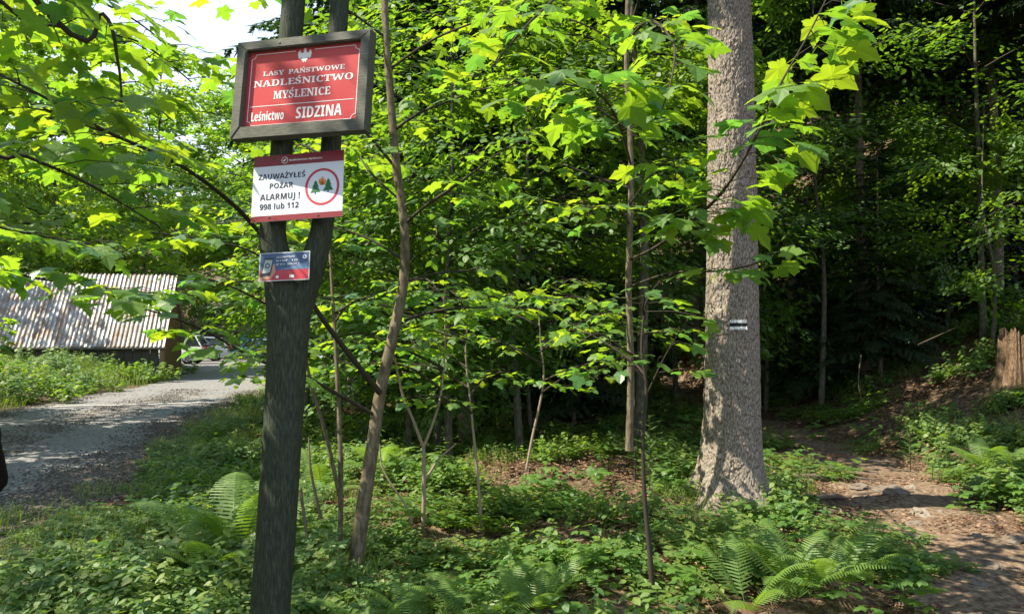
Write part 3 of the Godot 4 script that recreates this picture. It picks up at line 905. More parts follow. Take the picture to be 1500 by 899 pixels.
func build_broadleaves() -> void:
	var makes := [leafy_make(11.0, 1.9, 4.2, 600, [0, 1, 2, 3], 0.13), leafy_make(12.0, 2.2, 4.4, 600, [1, 2, 3, 0], 0.14), leafy_make(10.0, 1.6, 3.4, 560, [0, 2, 3, 4], 0.11)]
	var lab := "leafy green tree overhanging the far side of the road"
	var list := [[-10.6, 10.0, 1.0], [-11.2, 14.0, 1.0], [-15.5, 33.2, 0.95], [-12.4, 5.0, 1.0], [-12.6, -2.5, 0.95], [-19.0, 32.5, 1.0], [-24.0, 29.5, 1.0]]
	for k in list.size():
		var t: Array = list[k]
		plant(makes[k % 3], "roadside_tree", "leafy tree rising close behind the shed roof" if t[1] > 25 else lab, "tree", "broadleaved trees across the road", Vector3(t[0], height(t[0], -t[1]), -t[1]), k * 1.9, Vector3.ONE * t[2])
	lab = "tall leafy tree standing behind the parked cars"
	list = [[-27, 34.5, 1.6], [-20.8, 34.5, 1.6], [-40, 50, 1.8], [-27, 60, 2.2], [-21, 61, 2.2], [-13.5, 60, 2.2], [-7.5, 50, 1.7], [-6.4, 38, 1.45], [-36, 58, 2.2], [-17, 72, 2.3], [-25, 75, 2.4], [-34, 74, 2.4], [-8, 70, 2.3], [-33, 36, 1.6], [-43, 66, 2.4], [-11.5, 54, 1.6], [-5.0, 31, 1.25], [-5.2, 24.5, 1.0]]
	for k in list.size():
		var t: Array = list[k]
		plant(makes[(k + 1) % 3], "leafy_tree", "tall leafy tree in the distance behind the shed" if t[0] < -24 else (lab if t[0] < -12 else "tall leafy tree between the car park and the spruce wood"), "tree", "trees round the car park", Vector3(t[0], height(t[0], -t[1]), -t[1]), k * 2.3, Vector3(1, 0.92, 1) * t[2])
	for r in makes: r.free()
	makes = [leafy_make(5.0, 1.0, 1.6, 200, [3, 4, 5], 0.05), leafy_make(6.5, 1.5, 1.8, 240, [3, 4, 5], 0.06), leafy_make(9.0, 3.2, 2.1, 280, [4, 5, 4], 0.07)]
	lab = "small beech with flat green sprays behind the young maples"
	list = [[1450, 14.0, 0], [1300, 18.0, 1], [660, 10.6, 1], [765, 11.4, 1], [600, 11.5, 1], [1200, 15.5, 2], [1440, 15.0, 2], [1240, 18.5, 2], [1390, 17.5, 2], [1120, 17.0, 1], [1060, 22.0, 2], [860, 16.5, 1], [780, 14.0, 0], [700, 18.0, 2], [640, 13.0, 1], [900, 22.0, 2], [1480, 18.0, 2], [1300, 24.0, 2], [990, 19.0, 2], [560, 15.0, 1], [490, 11.0, 0], [450, 15.0, 1], [500, 22.0, 2], [1040, 15.0, 1]]
	for k in list.size():
		var t: Array = list[k]
		plant(makes[t[2]], "beech_tree", lab if t[0] < 1010 else "small beech with flat green sprays on the slope beyond the footpath", "tree", "understorey beeches in the wood", on_ground(t[0], t[1]), k * 1.3, Vector3.ONE * (0.9 + 0.07 * (k % 4)))
	for r in makes: r.free()
	# straight grey pole of a beech beside the path
	var pole := leafy_make(12.0, 4.8, 2.0, 300, [3, 4, 0], 0.098)
	plant(pole, "pole_beech", "straight grey beech pole rising between the saplings and big spruce", "tree", "", on_ground(934, 11.8), 0.6, Vector3.ONE)
	pole.free()

# ------------------------------------------------------------------ sign post
func build_post() -> void:
	var d := 3.62
	var foot := at(392, 1010, d)
	foot.y = height(foot.x, foot.z)
	var root := thing("sign_post", "dark forked tree trunk set upright as a post for signs", "post", foot)
	var inv := Transform3D(Basis.IDENTITY, -foot)
	var low := foot - Vector3(0.01, 0.25, 0)
	var main := [low] + pts([[395, 899, d], [402, 800, d], [409, 700, d], [415, 600, d], [420, 520, d], [422, 470, d], [418, 425, d], [407, 385, d], [400, 345, d], [404, 290, d], [412, 225, d], [420, 120, d], [428, 25, d], [434, -60, d], [440, -150, d]])
	var mr := [0.098, 0.093, 0.091, 0.090, 0.089, 0.094, 0.100, 0.094, 0.074, 0.064, 0.058, 0.056, 0.056, 0.057, 0.055, 0.05]
	var fork := pts([[424, 520, d], [428, 475, d], [437, 435, d], [452, 400, d], [464, 365, d], [471, 335, d], [478, 280, d], [484, 220, d], [489, 120, d], [496, 25, d], [501, -60, d], [506, -150, d]])
	var fr := [0.05, 0.078, 0.082, 0.070, 0.058, 0.053, 0.052, 0.051, 0.049, 0.047, 0.046, 0.04]
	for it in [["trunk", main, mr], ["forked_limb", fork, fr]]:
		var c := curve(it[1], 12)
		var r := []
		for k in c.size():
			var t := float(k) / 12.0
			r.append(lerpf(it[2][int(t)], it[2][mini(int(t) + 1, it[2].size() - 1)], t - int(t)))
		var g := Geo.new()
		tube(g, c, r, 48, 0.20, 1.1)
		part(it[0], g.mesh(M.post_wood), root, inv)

# ------------------------------------------------------------------ signs
func lettering(parent: Node3D, words: String, serif: bool, bold: bool, x0: float, x1: float, y: float, cap: float, z: float, m: Material, slant := 0.0) -> void:
	var f := SystemFont.new()
	f.font_names = PackedStringArray(["Droid Serif" if serif else "Droid Sans"])
	f.font_weight = 700 if bold else 400
	var t := TextMesh.new()
	t.font = f
	t.font_size = 64
	t.pixel_size = 0.01
	t.depth = 0.02
	t.curve_step = 2.0
	t.text = words
	t.material = m
	var ref := TextMesh.new()
	ref.font = f
	ref.font_size = 64
	ref.pixel_size = 0.01
	ref.depth = 0.02
	ref.text = "H"
	var hb := ref.get_aabb()
	var b := t.get_aabb()
	var sy := cap / maxf(hb.size.y, 0.01)
	var sx := (x1 - x0) / maxf(b.size.x, 0.01)
	var base := hb.position.y + hb.size.y / 2.0
	part("lettering", t, parent, Transform3D(Basis(Vector3(sx, 0, 0), Vector3(slant * sy, sy, 0), Vector3(0, 0, 0.05)), Vector3((x0 + x1) / 2.0 - (b.position.x + b.size.x / 2.0) * sx, y - base * sy, z)))

func panel_text(parent: Node3D, words: String, serif: bool, bold: bool, u0: float, u1: float, v: float, cap: float, w: float, h: float, z: float, m: Material, slant := 0.0) -> void:
	lettering(parent, words, serif, bold, (u0 - 0.5) * w, (u1 - 0.5) * w, (0.5 - v) * h, cap, z, m, slant)

func rect(g: Geo, x0: float, y0: float, x1: float, y1: float, z0: float, z1: float) -> void:
	plate(g, PackedVector2Array([Vector2(x0, y0), Vector2(x1, y0), Vector2(x1, y1), Vector2(x0, y1)]), z0, z1)

func ellipse(cx: float, cy: float, rx: float, ry: float, n := 28) -> PackedVector2Array:
	var p := PackedVector2Array()
	for k in n: p.push_back(Vector2(cx + rx * cos(TAU * k / n), cy + ry * sin(TAU * k / n)))
	return p

func stroke(g: Geo, line: Array, wide: float, z0: float, z1: float) -> void:
	for k in line.size() - 1:
		var a: Vector2 = line[k]; var b: Vector2 = line[k + 1]
		var t := (b - a).normalized() * wide * 0.5
		var s := Vector2(-t.y, t.x)
		plate(g, PackedVector2Array([a - t - s, b + t - s, b + t + s, a - t + s]), z0, z1 + 0.00001 * k)

func screw(parent: Node3D, x: float, y: float, z: float, r := 0.005) -> void:
	var g := Geo.new()
	plate(g, ellipse(x, y, r, r, 12), z - 0.004, z + 0.0025)
	part("screw", g.mesh(M.screw), parent)

func build_signs() -> void:
	mat("sign_red", Color(0.43, 0.040, 0.045), 0.32, 0.5)
	mat("sign_white", Color(0.70, 0.70, 0.68), 0.4, 0.5)
	mat("sign_plate", Color(0.62, 0.66, 0.70), 0.35, 0.5)
	mat("sign_maroon", Color(0.20, 0.022, 0.030), 0.35, 0.5)
	mat("ring_red", Color(0.42, 0.030, 0.045), 0.4, 0.5)
	mat("sign_ink", Color(0.025, 0.03, 0.05), 0.5, 0.4)
	mat("sign_green", Color(0.02, 0.13, 0.05), 0.5, 0.4)
	mat("flame_orange", Color(0.62, 0.22, 0.03), 0.5, 0.4)
	mat("flame_brown", Color(0.25, 0.09, 0.03), 0.5, 0.4)
	mat("print_blue", Color(0.045, 0.085, 0.17), 0.35, 0.5)
	mat("print_sky", Color(0.12, 0.19, 0.30), 0.35, 0.5)
	mat("print_dark", Color(0.015, 0.025, 0.03), 0.35, 0.5)
	mat("print_grey", Color(0.33, 0.38, 0.36), 0.35, 0.5)
	mat("skin_print", Color(0.40, 0.22, 0.15), 0.4, 0.5)
	mat("print_edge", Color(0.45, 0.47, 0.47), 0.4, 0.5)
	mat("screw", Color(0.05, 0.045, 0.04), 0.5, 0.5)
	# framed red board
	var w := 0.584
	var h := 0.373
	var root := thing("framed_sign", "red forest office board in a thick dark wooden frame", "sign", at(443.5, 126.5, 3.5))
	root.basis = Basis.from_euler(Vector3(deg_to_rad(-6.4), deg_to_rad(-15.5), deg_to_rad(-0.3)))
	var ow := w / 2 + 0.044
	var ot := h / 2 + 0.040
	var ob := h / 2 + 0.050
	var iw := w / 2 - 0.004
	var ih := h / 2 - 0.004
	for f in [[[-ow, ot], [ow, ot], [iw, ih], [-iw, ih]], [[-ow, -ob], [-iw, -ih], [iw, -ih], [ow, -ob]], [[-ow, ot], [-iw, ih], [-iw, -ih], [-ow, -ob]], [[ow, ot], [ow, -ob], [iw, -ih], [iw, ih]]]:
		var mid := Vector2.ZERO
		var poly := PackedVector2Array()
		for q in f: mid += Vector2(q[0], q[1]) / 4.0
		for q in f: poly.push_back(mid + (Vector2(q[0], q[1]) - mid) * 0.999)
		var g := Geo.new()
		plate(g, poly, -0.022, 0.030)
		var small := PackedVector2Array()
		for q in f: small.push_back(mid + Vector2((q[0] - mid.x) * (0.985 if absf(f[0][0] - f[1][0]) > 0.3 else 0.80), (q[1] - mid.y) * (0.80 if absf(f[0][0] - f[1][0]) > 0.3 else 0.985)))
		plate(g, small, 0.0301, 0.0335)
		part("frame_rail", g.mesh(M.frame_wood), root)
	var g := Geo.new()
	rect(g, -w / 2, -h / 2, w / 2, h / 2, 0.0, 0.004)
	var panel := part("panel", g.mesh(M.sign_red), root)
	var back := Geo.new()
	rect(back, -ow + 0.02, -ob + 0.02, ow - 0.02, ot - 0.02, -0.021, -0.003)
	part("backing_board", back.mesh(M.frame_wood), root)
	# thin white border with stepped-in corners, open round the emblem
	g = Geo.new()
	var bx := w / 2 - 0.021
	var by := h / 2 - 0.016
	var arc := []
	for k in 7:
		var a := PI + PI / 2 * k / 6.0
		arc.append(Vector2(0.021 * -cos(a), 0.021 * -sin(a)))
	var sides := []
	for q in [[1, 1], [1, -1], [-1, -1], [-1, 1]]:
		var c := Vector2(bx * q[0], by * q[1])
		var pl := []
		for k in 7:
			var a := PI / 2 * k / 6.0
			pl.append(c - Vector2(q[0] * 0.021 * cos(a), q[1] * 0.021 * sin(a)))
		stroke(g, pl, 0.0028, 0.004, 0.0052)
	stroke(g, [Vector2(bx, by - 0.021), Vector2(bx, -by + 0.021)], 0.0028, 0.004, 0.0050)
	stroke(g, [Vector2(-bx, by - 0.021), Vector2(-bx, -by + 0.021)], 0.0028, 0.004, 0.0050)
	stroke(g, [Vector2(-bx + 0.021, -by), Vector2(bx - 0.021, -by)], 0.0028, 0.004, 0.0050)
	stroke(g, [Vector2(-bx + 0.021, by), Vector2(-0.05, by)], 0.0028, 0.004, 0.0050)
	stroke(g, [Vector2(0.05, by), Vector2(bx - 0.021, by)], 0.0028, 0.004, 0.0050)
	part("border_line", g.mesh(M.sign_white), panel)
	g = Geo.new()
	stroke(g, [Vector2(-0.445 * w, (0.5 - 0.715) * h), Vector2(0.44 * w, (0.5 - 0.715) * h)], 0.003, 0.004, 0.0050)
	part("rule_line", g.mesh(M.sign_white), panel)
	panel_text(panel, "LASY  PAŃSTWOWE", true, true, 0.145, 0.85, 0.30, 0.0215, w, h, 0.0048, M.sign_white)
	panel_text(panel, "NADLEŚNICTWO", true, true, 0.07, 0.925, 0.425, 0.030, w, h, 0.0048, M.sign_white)
	panel_text(panel, "MYŚLENICE", true, true, 0.253, 0.742, 0.585, 0.037, w, h, 0.0048, M.sign_white)
	panel_text(panel, "Leśnictwo", false, true, 0.072, 0.357, 0.845, 0.042, w, h, 0.0048, M.sign_white)
	panel_text(panel, "SIDZINA", false, true, 0.463, 0.85, 0.835, 0.052, w, h, 0.0048, M.sign_white)
	# white eagle
	g = Geo.new()
	var ey := 0.5 * h - 0.040
	var half := [[0.0, -0.024], [0.004, -0.034], [0.010, -0.030], [0.007, -0.019], [0.013, -0.024], [0.017, -0.019], [0.011, -0.012], [0.017, -0.013], [0.021, -0.009], [0.020, -0.018], [0.024, -0.012], [0.0265, -0.019], [0.028, -0.009], [0.0315, -0.013], [0.032, -0.002], [0.0345, 0.006], [0.0330, 0.015], [0.027, 0.0245], [0.022, 0.0265], [0.0235, 0.018], [0.018, 0.013], [0.012, 0.011], [0.007, 0.014], [0.0, 0.013]]
	for s in [-1.0, 1.0]:
		var poly := PackedVector2Array()
		for q in half: poly.push_back(Vector2(q[0] * s, q[1] + ey))
		plate(g, poly, 0.004, 0.0052)
	var head := [[-0.004, 0.010], [0.006, 0.010], [0.0075, 0.018], [0.006, 0.025], [0.001, 0.027], [-0.004, 0.0255], [-0.009, 0.021], [-0.0045, 0.0205]]
	var hp := PackedVector2Array()
	for q in head: hp.push_back(Vector2(q[0], q[1] + ey))
	plate(g, hp, 0.004, 0.0055)
	hp = PackedVector2Array()
	for q in [[-0.004, 0.0265], [0.006, 0.0265], [0.008, 0.034], [0.0045, 0.030], [0.001, 0.035], [-0.0025, 0.030], [-0.006, 0.034]]: hp.push_back(Vector2(q[0], q[1] + ey))
	plate(g, hp, 0.004, 0.0056)
	part("emblem", g.mesh(M.sign_white), panel)
	for q in [[-0.48, 0.46], [0.475, 0.46], [0.475, -0.45], [-0.48, -0.45], [-0.02, -0.475]]: screw(panel, q[0] * w, q[1] * h, 0.0045, 0.0035)
	for q in [[-0.20, 0.0], [0.18, 0.0]]: screw(root, q[0] * w, h / 2 + 0.018, 0.0335, 0.005)

	# fire warning plate
	w = 0.427; h = 0.318
	root = thing("fire_sign", "white forest fire warning plate with red ring and maroon header", "sign", at(435.5, 272.5, 3.525))
	root.basis = Basis.from_euler(Vector3(deg_to_rad(-11), deg_to_rad(-8), deg_to_rad(2.8)))
	g = Geo.new()
	rect(g, -w / 2, -h / 2, w / 2, h / 2, -0.003, 0.0)
	panel = part("plate", g.mesh(M.sign_plate), root)
	g = Geo.new()
	rect(g, -w / 2 + 0.0005, (0.5 - 0.165) * h, w / 2 - 0.0005, h / 2 - 0.0005, 0.0, 0.0008)
	var header := part("header_band", g.mesh(M.sign_maroon), root)
	g = Geo.new()
	rect(g, -w / 2 + 0.0005, -h / 2 + 0.0005, w / 2 - 0.0005, (0.5 - 0.915) * h, 0.0, 0.0008)
	part("footer_band", g.mesh(M.sign_maroon), root)
	panel_text(header, "Nadleśnictwo Myślenice", false, true, 0.395, 0.76, 0.095, 0.0085, w, h, 0.0014, M.sign_white, 0.15)
	g = Geo.new()
	plate(g, ellipse((0.345 - 0.5) * w, (0.5 - 0.09) * h, 0.0155, 0.0165, 20), 0.0008, 0.0013)
	part("logo_disc", g.mesh(M.sign_white), header)
	g = Geo.new()
	plate(g, ellipse((0.345 - 0.5) * w, (0.5 - 0.09) * h, 0.0130, 0.0140, 20), 0.0013, 0.0017)
	part("logo_disc", g.mesh(M.sign_maroon), header)
	g = Geo.new()
	var lp := PackedVector2Array()
	for q in [[-0.009, -0.004], [-0.001, -0.007], [0.010, 0.008], [0.002, 0.005], [-0.006, 0.001]]: lp.push_back(Vector2((0.345 - 0.5) * w + q[0], (0.5 - 0.09) * h + q[1]))
	plate(g, lp, 0.0017, 0.0021)
	part("logo_mark", g.mesh(M.sign_white), header)
	panel_text(panel, "ZAUWAŻYŁEŚ", false, true, 0.06, 0.58, 0.325, 0.0255, w, h, 0.0006, M.sign_ink)
	panel_text(panel, "POŻAR", false, true, 0.19, 0.452, 0.47, 0.0255, w, h, 0.0006, M.sign_ink)
	panel_text(panel, "ALARMUJ !", false, true, 0.09, 0.53, 0.635, 0.0285, w, h, 0.0006, M.sign_ink)
	panel_text(panel, "998 lub 112", false, true, 0.09, 0.522, 0.78, 0.0270, w, h, 0.0006, M.sign_ink)
	var cx := 0.272 * w
	var cy := (0.5 - 0.535) * h
	g = Geo.new()
	for k in 48:
		var a0 := TAU * k / 48; var a1 := TAU * (k + 1) / 48
		plate(g, PackedVector2Array([Vector2(cx + 0.080 * cos(a0), cy + 0.088 * sin(a0)), Vector2(cx + 0.080 * cos(a1), cy + 0.088 * sin(a1)), Vector2(cx + 0.069 * cos(a1), cy + 0.077 * sin(a1)), Vector2(cx + 0.069 * cos(a0), cy + 0.077 * sin(a0))]), 0.0, 0.001)
	part("warning_ring", g.mesh(M.ring_red), panel)
	for s in [[-0.031, -0.004], [0.028, 0.002]]:
		g = Geo.new()
		var ft := PackedVector2Array()
		for q in [[0.0, 0.036], [0.010, 0.022], [0.006, 0.022], [0.016, 0.004], [0.010, 0.005], [0.024, -0.020], [-0.024, -0.023], [-0.010, 0.004], [-0.016, 0.003], [-0.006, 0.021], [-0.010, 0.021]]: ft.push_back(Vector2(cx + s[0] + q[0], cy + s[1] + q[1]))
		plate(g, ft, 0.0, 0.0008)
		part("fir_print", g.mesh(M.sign_green), panel)
		g = Geo.new()
		rect(g, cx + s[0] - 0.0025, cy + s[1] - 0.031, cx + s[0] + 0.0025, cy + s[1] - 0.0215, 0.0, 0.0006)
		part("fir_stem_print", g.mesh(M.sign_ink), panel)
	for fl in [[1.0, "flame_orange", 0.0012, 0.0], [0.5, "flame_brown", 0.0016, -0.004]]:
		g = Geo.new()
		var fp := PackedVector2Array()
		for q in [[0.0, -0.012], [0.012, -0.008], [0.018, 0.004], [0.014, 0.018], [0.011, 0.010], [0.006, 0.022], [0.001, 0.034], [-0.002, 0.020], [-0.008, 0.027], [-0.009, 0.015], [-0.016, 0.020], [-0.018, 0.006], [-0.011, -0.008]]: fp.push_back(Vector2(cx + q[0] * fl[0], cy + 0.018 + fl[3] + q[1] * fl[0]))
		plate(g, fp, 0.0, fl[2])
		part("flame_print", g.mesh(M[fl[1]]), panel)
	for q in [[-0.30, -0.44], [0.235, -0.455], [-0.28, 0.44], [0.26, 0.455]]: screw(root, q[0] * w, q[1] * h, 0.0008, 0.0045)

	# small printed notice under it
	w = 0.236; h = 0.131
	root = thing("notice_plate", "small blue and red notice plate with a phone picture", "sign", at(416, 390, 3.505))
	root.basis = Basis.from_euler(Vector3(deg_to_rad(-9), deg_to_rad(-8), deg_to_rad(2.2)))
	g = Geo.new()
	rect(g, -w / 2, -h / 2, w / 2, h / 2, -0.003, 0.0)
	panel = part("plate", g.mesh(M.print_edge), root)
	g = Geo.new()
	rect(g, -w / 2 + 0.004, -h * 0.12, w / 2 - 0.004, h / 2 - 0.004, 0.0, 0.0006)
	var blue := part("blue_print", g.mesh(M.print_blue), panel)
	g = Geo.new()
	plate(g, PackedVector2Array([Vector2(-0.03, -h * 0.12), Vector2(w / 2 - 0.004, -h * 0.12), Vector2(w / 2 - 0.004, 0.018), Vector2(0.06, 0.004)]), 0.0006, 0.0009)
	part("sky_print", g.mesh(M.print_sky), panel)
	g = Geo.new()
	rect(g, -w / 2 + 0.004, -h / 2 + 0.004, w / 2 - 0.004, -h * 0.122, 0.0, 0.0006)
	part("red_print", g.mesh(M.ring_red), panel)
	g = Geo.new()
	plate(g, PackedVector2Array([Vector2(-0.112, -0.060), Vector2(-0.060, -0.055), Vector2(-0.040, -0.025), Vector2(-0.044, 0.012), Vector2(-0.052, 0.014), Vector2(-0.060, -0.030), Vector2(-0.112, -0.045)]), 0.0006, 0.0012)
	part("hand_print", g.mesh(M.skin_print), panel)
	g = Geo.new()
	plate(g, PackedVector2Array([Vector2(-0.108, -0.044), Vector2(-0.064, -0.040), Vector2(-0.050, 0.040), Vector2(-0.092, 0.042)]), 0.0006, 0.0016)
	part("phone_print", g.mesh(M.print_dark), panel)
	g = Geo.new()
	plate(g, PackedVector2Array([Vector2(-0.102, -0.028), Vector2(-0.066, -0.025), Vector2(-0.055, 0.031), Vector2(-0.090, 0.033)]), 0.0016, 0.0019)
	part("screen_print", g.mesh(M.print_grey), panel)
	g = Geo.new()
	for k in 14:
		var a0 := TAU * k / 14; var a1 := TAU * (k + 1) / 14
		plate(g, PackedVector2Array([Vector2(-0.078 + 0.012 * cos(a0), 0.006 + 0.012 * sin(a0)), Vector2(-0.078 + 0.012 * cos(a1), 0.006 + 0.012 * sin(a1)), Vector2(-0.078 + 0.007 * cos(a1), 0.006 + 0.007 * sin(a1)), Vector2(-0.078 + 0.007 * cos(a0), 0.006 + 0.007 * sin(a0))]), 0.0019, 0.0022)
	part("screen_mark", g.mesh(M.print_dark), panel)
	# three lines of print too small to read, as strokes, and the smaller marks on the red strip
	g = Geo.new()
	for ln in [[-0.036, 0.046, 0.044], [-0.036, 0.062, 0.027], [-0.036, 0.070, 0.010]]:
		var x: float = ln[0]
		while x < ln[1]:
			var cw := rng.randf_range(0.0045, 0.0075)
			if rng.randf() < 0.86:
				stroke(g, [Vector2(x, ln[2] - 0.0035), Vector2(x + 0.001, ln[2] + 0.0035)], 0.0014, 0.0009, 0.0013)
				stroke(g, [Vector2(x, ln[2] + rng.randf_range(-0.0035, 0.003)), Vector2(x + cw - 0.002, ln[2] + rng.randf_range(-0.003, 0.0035))], 0.0013, 0.0009, 0.0015)
			x += cw
	part("print_line", g.mesh(M.sign_white), panel)
	g = Geo.new()
	for ln in [[-0.035, 0.050, -0.026], [-0.035, 0.035, -0.034]]:
		var x: float = ln[0]
		while x < ln[1]:
			stroke(g, [Vector2(x, ln[2]), Vector2(x + 0.004, ln[2])], 0.0012, 0.0006, 0.0010)
			x += rng.randf_range(0.006, 0.009)
	part("print_line", g.mesh(M.skin_print), panel)
	g = Geo.new()
	rect(g, -0.037, -0.053, -0.024, -0.041, 0.0006, 0.0011)
	rect(g, 0.026, -0.053, 0.048, -0.040, 0.0006, 0.0011)
	part("logo_print", g.mesh(M.sign_white), panel)
	g = Geo.new()
	plate(g, ellipse(0.094, 0.040, 0.0095, 0.0095, 18), 0.0006, 0.0011)
	part("logo_print", g.mesh(M.sign_white), panel)
	g = Geo.new()
	plate(g, ellipse(0.094, 0.041, 0.0042, 0.0042, 14), 0.0011, 0.0014)
	part("logo_print", g.mesh(M.print_blue), panel)

# ------------------------------------------------------------------ shed, cars
func build_shed() -> void:
	mat("sheet_metal", Color(0.52, 0.50, 0.47), 0.38, 0.5)
	var s := mat("roof_metal", Color(1, 1, 1), 0.42, 0.5)
	s.albedo_texture = noise_tex(0.010, [[0.30, 0.36, 0.36, 0.355], [0.48, 0.30, 0.29, 0.28], [0.58, 0.25, 0.18, 0.12], [0.75, 0.18, 0.10, 0.055]], 512, 61)
	s.uv1_triplanar = true; s.uv1_world_triplanar = true; s.uv1_scale = Vector3(0.35, 0.35, 0.35)
	mat("shed_wall", Color(0.075, 0.072, 0.065), 0.9, 0.3)
	mat("shed_timber", Color(0.20, 0.13, 0.08), 0.85, 0.3)
	var o := Vector3(-12.5, 0.0, -28.0)
	var root := thing("shed", "low shed with a steep rusty corrugated metal roof beside the road", "shed", Vector3(o.x, height(o.x, o.z), o.z))
	var a := deg_to_rad(12.0)
	var ex := Vector3(-cos(a), 0, sin(a))
	var en := Vector3(-sin(a), 0, -cos(a))
	var gy := root.position.y
	var P := func(u: float, v: float, y: float) -> Vector3: return o + ex * u + en * v + Vector3(0, y, 0) - root.position
	var eave := 1.24
	var ridge := 3.95
	for slope in 2:
		for k in 9:
			var g := Geo.new()
			var u0 := k * 0.86 - 0.15
			var n := 36
			for m in 2:
				for j in n + 1:
					var u := u0 + 0.90 * j / n
					var wave := 0.022 * cos(TAU * u / 0.15) + 0.004 * (k % 2)
					var v: float = (0.0 if m == 0 else 2.05) if slope == 0 else (4.1 if m == 0 else 2.05)
					var y: float = (eave if m == 0 else ridge) + rng.randf_range(-0.003, 0.003)
					g.v.push_back(P.call(u, v - (wave if slope == 0 else -wave) * 0.8, y + wave * 0.6))
			for j in n: g.i.append_array(PackedInt32Array([j, j + n + 1, j + 1, j + 1, j + n + 1, j + n + 2]))
			part("roof_sheet", g.mesh(M.roof_metal), root)
	# walls of upright boards
	for k in 26:
		var g := Geo.new()
		var u := 0.1 + k * 0.285
		g.quad(P.call(u, 0.22, -0.2), P.call(u, 0.22, 1.42), P.call(u + 0.27, 0.22, 1.42), P.call(u + 0.27, 0.22, -0.2))
		g.quad(P.call(u, 0.25, -0.2), P.call(u + 0.27, 0.25, -0.2), P.call(u + 0.27, 0.25, 1.42), P.call(u, 0.25, 1.42))
		g.quad(P.call(u, 0.22, -0.2), P.call(u, 0.25, -0.2), P.call(u, 0.25, 1.42), P.call(u, 0.22, 1.42))
		part("wall_board", g.mesh(M.shed_wall), root)
	for k in 15:
		var g := Geo.new()
		var v := 0.24 + k * 0.245
		var y: float = lerpf(eave, ridge, 1.0 - absf(v + 0.11 - 2.05) / 2.05) - 0.06
		for off in [0.0, 0.03]:
			g.quad(P.call(0.02 + off, v, -0.2), P.call(0.02 + off, v + 0.23, -0.2), P.call(0.02 + off, v + 0.23, y), P.call(0.02 + off, v, y))
		part("gable_board", g.mesh(M.shed_timber), root)
	var g := Geo.new()
	tube(g, [P.call(-0.06, 0.12, -0.25), P.call(-0.06, 0.12, 1.2)], [0.10, 0.09], 10)
	part("corner_log", g.mesh(M.shed_timber), root)
	g = Geo.new()
	tube(g, [P.call(-0.2, 0.02, eave - 0.06), P.call(7.6, 0.02, eave - 0.06)], [0.05, 0.05], 8)
	part("eave_beam", g.mesh(M.shed_wall), root)
	# hut behind the car park
	mat("hut_teal", Color(0.10, 0.30, 0.32), 0.7, 0.4)
	mat("hut_roof", Color(0.28, 0.17, 0.12), 0.8, 0.3)
	var hp := Vector3((377 - 750) / FOCAL * 57.0, 0, -57.0)
	hp.y = height(hp.x, hp.z)
	var hut := thing("hut", "small teal hut with a low brown roof behind the parked cars", "hut", hp)
	g = Geo.new()
	box(g, Vector3(-1.0, 0, -0.8), Vector3(1.0, 2.05, 0.8), 0.02)
	part("wall", g.mesh(M.hut_teal), hut)
	g = Geo.new()
	for sd in [-1.0, 1.0]:
		g.quad(Vector3(-1.3, 1.98, sd * 1.15), Vector3(-1.3, 2.75, 0), Vector3(1.3, 2.75, 0), Vector3(1.3, 1.98, sd * 1.15))
		g.tri(Vector3(sd * 1.0, 2.05, -0.8), Vector3(sd * 1.0, 2.62, 0), Vector3(sd * 1.0, 2.05, 0.8))
	part("roof", g.mesh(M.hut_roof), hut)
	g = Geo.new()
	box(g, Vector3(-0.35, 0, 0.8), Vector3(0.35, 1.85, 0.83), 0.005)
	part("door", g.mesh(M.shed_timber), hut)

